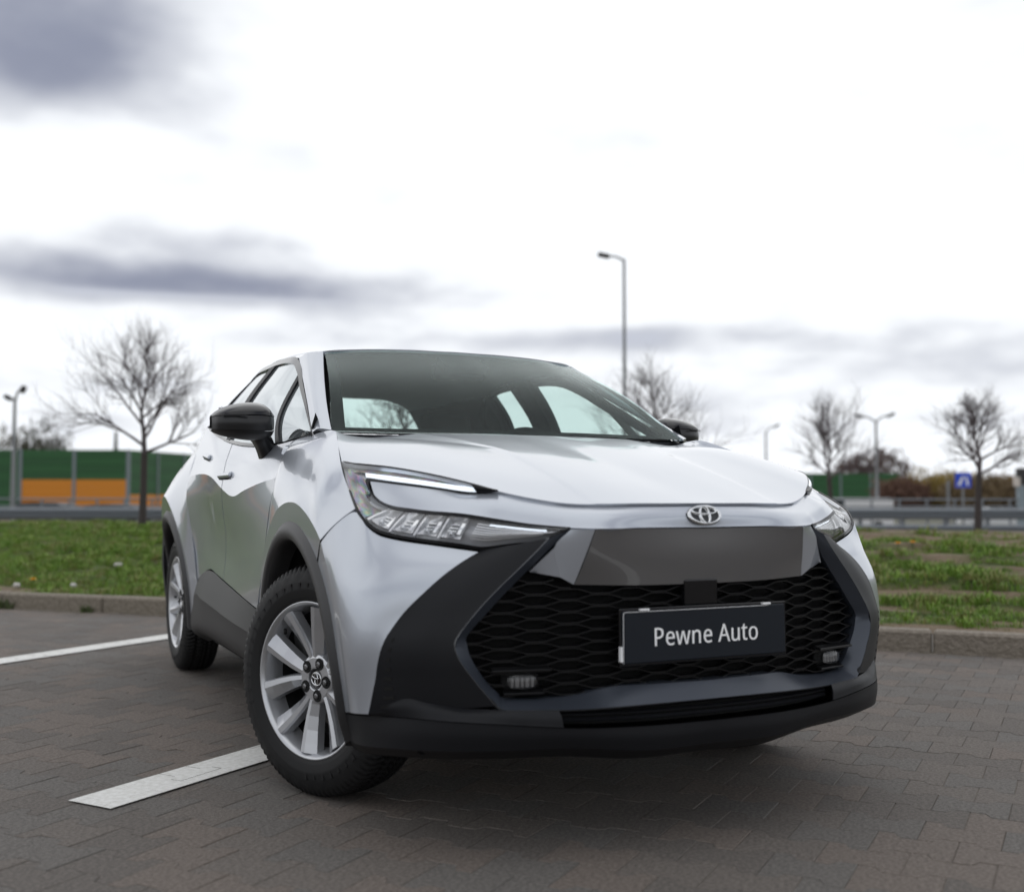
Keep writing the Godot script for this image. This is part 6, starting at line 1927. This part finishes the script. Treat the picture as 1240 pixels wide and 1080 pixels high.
	C["rear_facet"] = [V([0.79, 0.2481, -2.184, 0.803, 0.4042, -2.178, 0.8181, 0.5533, -2.224, 0.8315, 0.6784, -2.315, 0.8407, 0.7683, -2.446, 0.844, 0.8085, -2.596, 0.8369, 0.797, -2.751, 0.8173, 0.7347, -2.895, 0.7878, 0.6301, -3.008, 0.7542, 0.4963, -3.079, 0.72, 0.345, -3.106]), V([0.795, 0.3262, -2.1, 0.8144, 0.4949, -2.121, 0.8367, 0.6508, -2.195, 0.8557, 0.7737, -2.313, 0.8665, 0.8552, -2.463, 0.8606, 0.8846, -2.635, 0.8463, 0.8587, -2.804, 0.8236, 0.7823, -2.957, 0.7914, 0.6611, -3.077, 0.7561, 0.512, -3.15, 0.72, 0.345, -3.18])]
	C["rear_flank"] = [V([0.795, 0.3262, -2.1, 0.8144, 0.4949, -2.121, 0.8367, 0.6508, -2.195, 0.8557, 0.7737, -2.313, 0.8665, 0.8552, -2.463, 0.8606, 0.8846, -2.635, 0.8463, 0.8587, -2.804, 0.8236, 0.7823, -2.957, 0.7914, 0.6611, -3.077, 0.7561, 0.512, -3.15, 0.72, 0.345, -3.18]), V([0.7942, 0.3837, -2.074, 0.8147, 0.5811, -2.099, 0.8357, 0.7695, -2.151, 0.8225, 0.9358, -2.232, 0.8094, 1.007, -2.397, 0.7936, 1.01, -2.607, 0.7721, 0.9924, -2.806, 0.7575, 0.922, -2.991, 0.7517, 0.7975, -3.145, 0.7536, 0.6245, -3.235, 0.738, 0.427, -3.26]), V([0.7935, 0.434, -2.051, 0.8149, 0.6566, -2.079, 0.8348, 0.8733, -2.112, 0.783, 1.078, -2.161, 0.7395, 1.14, -2.339, 0.7089, 1.12, -2.583, 0.6818, 1.109, -2.808, 0.6774, 1.044, -3.021, 0.6933, 0.9168, -3.205, 0.7264, 0.723, -3.309, 0.7275, 0.4988, -3.33]), V([0.793, 0.47, -2.035, 0.8151, 0.7104, -2.065, 0.8341, 0.9475, -2.084, 0.7577, 1.179, -2.111, 0.6939, 1.234, -2.298, 0.6529, 1.198, -2.565, 0.611, 1.193, -2.81, 0.6021, 1.131, -3.042, 0.6295, 1.002, -3.248, 0.6809, 0.7933, -3.362, 0.69, 0.55, -3.38])]
	C["rear_arch"] = [V([0.79, 0.2481, -2.184, 0.803, 0.4042, -2.178, 0.8181, 0.5533, -2.224, 0.8315, 0.6784, -2.315, 0.8407, 0.7683, -2.446, 0.844, 0.8085, -2.596, 0.8369, 0.797, -2.751, 0.8173, 0.7347, -2.895, 0.7878, 0.6301, -3.008, 0.7542, 0.4963, -3.079, 0.72, 0.345, -3.106]), V([0.804, 0.2538, -2.211, 0.817, 0.4007, -2.206, 0.8321, 0.541, -2.248, 0.8455, 0.6587, -2.334, 0.8547, 0.7433, -2.457, 0.858, 0.7811, -2.599, 0.8509, 0.7703, -2.744, 0.8313, 0.7117, -2.88, 0.8018, 0.6132, -2.986, 0.7682, 0.4874, -3.053, 0.734, 0.345, -3.079]), V([0.794, 0.2595, -2.238, 0.807, 0.3972, -2.233, 0.8221, 0.5287, -2.273, 0.8355, 0.639, -2.353, 0.8447, 0.7183, -2.469, 0.848, 0.7538, -2.601, 0.8409, 0.7437, -2.738, 0.8213, 0.6887, -2.865, 0.7918, 0.5964, -2.964, 0.7582, 0.4784, -3.027, 0.724, 0.345, -3.051]), V([0.7384, 0.2595, -2.238, 0.7505, 0.3972, -2.233, 0.7646, 0.5287, -2.273, 0.777, 0.639, -2.353, 0.7856, 0.7183, -2.469, 0.7886, 0.7538, -2.601, 0.782, 0.7437, -2.738, 0.7638, 0.6887, -2.865, 0.7364, 0.5964, -2.964, 0.7051, 0.4784, -3.027, 0.6733, 0.345, -3.051])]
	C["windshield"] = [V([0, 1.1, -0.185, 0.1151, 1.1, -0.1867, 0.2303, 1.1, -0.1893, 0.3454, 1.099, -0.1937, 0.4603, 1.098, -0.2009, 0.5744, 1.099, -0.2157, 0.688, 1.1, -0.235]), V([0, 1.302, -0.4805, 0.1024, 1.301, -0.4822, 0.2048, 1.301, -0.4846, 0.3072, 1.299, -0.4893, 0.4094, 1.297, -0.4967, 0.5106, 1.294, -0.5112, 0.611, 1.291, -0.5305]), V([0, 1.459, -0.8, 0.08973, 1.458, -0.8016, 0.1794, 1.457, -0.804, 0.2691, 1.455, -0.8089, 0.3585, 1.452, -0.8164, 0.4467, 1.446, -0.8307, 0.534, 1.438, -0.85])]
	C["pillar"] = [V([0.69, 1.102, -0.23, 0.6687, 1.156, -0.3352, 0.6461, 1.211, -0.4398, 0.6215, 1.267, -0.5434, 0.5959, 1.324, -0.6462, 0.5691, 1.382, -0.7482, 0.542, 1.44, -0.85]), V([0.7245, 1.107, -0.261, 0.7024, 1.161, -0.3692, 0.6798, 1.217, -0.4771, 0.6568, 1.272, -0.5847, 0.6333, 1.328, -0.6921, 0.609, 1.384, -0.7991, 0.5845, 1.44, -0.906]), V([0.735, 1.095, -0.3, 0.7121, 1.151, -0.4111, 0.6895, 1.206, -0.5223, 0.668, 1.261, -0.634, 0.6467, 1.316, -0.746, 0.6249, 1.37, -0.858, 0.603, 1.424, -0.97])]
	C["roof"] = [V([0, 1.464, -0.81, 0.0849, 1.463, -0.8116, 0.1698, 1.463, -0.8137, 0.2546, 1.461, -0.8176, 0.3394, 1.458, -0.8229, 0.4242, 1.453, -0.8327, 0.5121, 1.446, -0.8437, 0.5698, 1.437, -0.8936, 0.603, 1.426, -0.975]), V([0, 1.5, -1.15, 0.07537, 1.499, -1.149, 0.1507, 1.499, -1.149, 0.226, 1.497, -1.15, 0.3016, 1.496, -1.152, 0.3773, 1.494, -1.156, 0.4509, 1.487, -1.168, 0.5217, 1.476, -1.194, 0.592, 1.452, -1.2]), V([0, 1.525, -1.55, 0.07562, 1.524, -1.551, 0.1512, 1.524, -1.551, 0.2268, 1.522, -1.55, 0.3029, 1.522, -1.548, 0.379, 1.521, -1.543, 0.452, 1.511, -1.53, 0.5213, 1.491, -1.505, 0.588, 1.457, -1.5]), V([0, 1.53, -2, 0.08603, 1.529, -2.002, 0.172, 1.528, -2.004, 0.2572, 1.527, -1.998, 0.3451, 1.529, -1.985, 0.4277, 1.525, -1.962, 0.4927, 1.5, -1.916, 0.546, 1.459, -1.858, 0.605, 1.4, -1.85]), V([0, 1.52, -2.45, 0.07131, 1.519, -2.451, 0.1426, 1.519, -2.451, 0.2138, 1.517, -2.45, 0.2871, 1.519, -2.446, 0.3587, 1.517, -2.44, 0.4214, 1.494, -2.424, 0.4761, 1.451, -2.402, 0.525, 1.4, -2.4]), V([0, 1.49, -2.95, 0.0639, 1.489, -2.951, 0.1278, 1.489, -2.952, 0.1913, 1.487, -2.95, 0.2565, 1.487, -2.944, 0.3201, 1.485, -2.934, 0.3752, 1.469, -2.91, 0.4229, 1.441, -2.875, 0.47, 1.4, -2.87])]
	C["rear_pillar"] = [V([0.606, 1.4, -1.85, 0.5675, 1.4, -2.104, 0.5305, 1.4, -2.359, 0.499, 1.4, -2.614, 0.47, 1.4, -2.87]), V([0.7, 1.26, -2.05, 0.6424, 1.273, -2.264, 0.5952, 1.282, -2.48, 0.5659, 1.282, -2.7, 0.54, 1.28, -2.92]), V([0.75, 1.208, -2.12, 0.702, 1.205, -2.326, 0.6591, 1.198, -2.533, 0.628, 1.183, -2.741, 0.6, 1.165, -2.95])]
	C["side_glass"] = [V([0.735, 1.093, -0.3, 0.7554, 1.077, -0.4495, 0.7729, 1.067, -0.5996, 0.7851, 1.068, -0.7508, 0.7923, 1.072, -0.9022, 0.7958, 1.08, -1.054, 0.7954, 1.092, -1.205, 0.792, 1.107, -1.356, 0.788, 1.125, -1.506, 0.7847, 1.147, -1.657, 0.7749, 1.172, -1.806, 0.7571, 1.198, -1.957, 0.7, 1.25, -2.08]), V([0.753, 1.097, -0.3, 0.7485, 1.124, -0.446, 0.7431, 1.154, -0.5924, 0.7357, 1.189, -0.7393, 0.7244, 1.229, -0.8854, 0.7152, 1.259, -1.035, 0.7111, 1.275, -1.191, 0.7079, 1.285, -1.347, 0.7064, 1.294, -1.503, 0.7073, 1.3, -1.66, 0.708, 1.291, -1.811, 0.7117, 1.266, -1.957, 0.718, 1.254, -2.08]), V([0.735, 1.093, -0.3, 0.7056, 1.162, -0.4425, 0.6773, 1.232, -0.5851, 0.6502, 1.302, -0.7277, 0.6204, 1.377, -0.8685, 0.5986, 1.431, -1.017, 0.5909, 1.449, -1.177, 0.5878, 1.456, -1.338, 0.5889, 1.454, -1.5, 0.594, 1.446, -1.662, 0.6051, 1.401, -1.815, 0.6304, 1.327, -1.956, 0.7, 1.25, -2.08])]
	return C
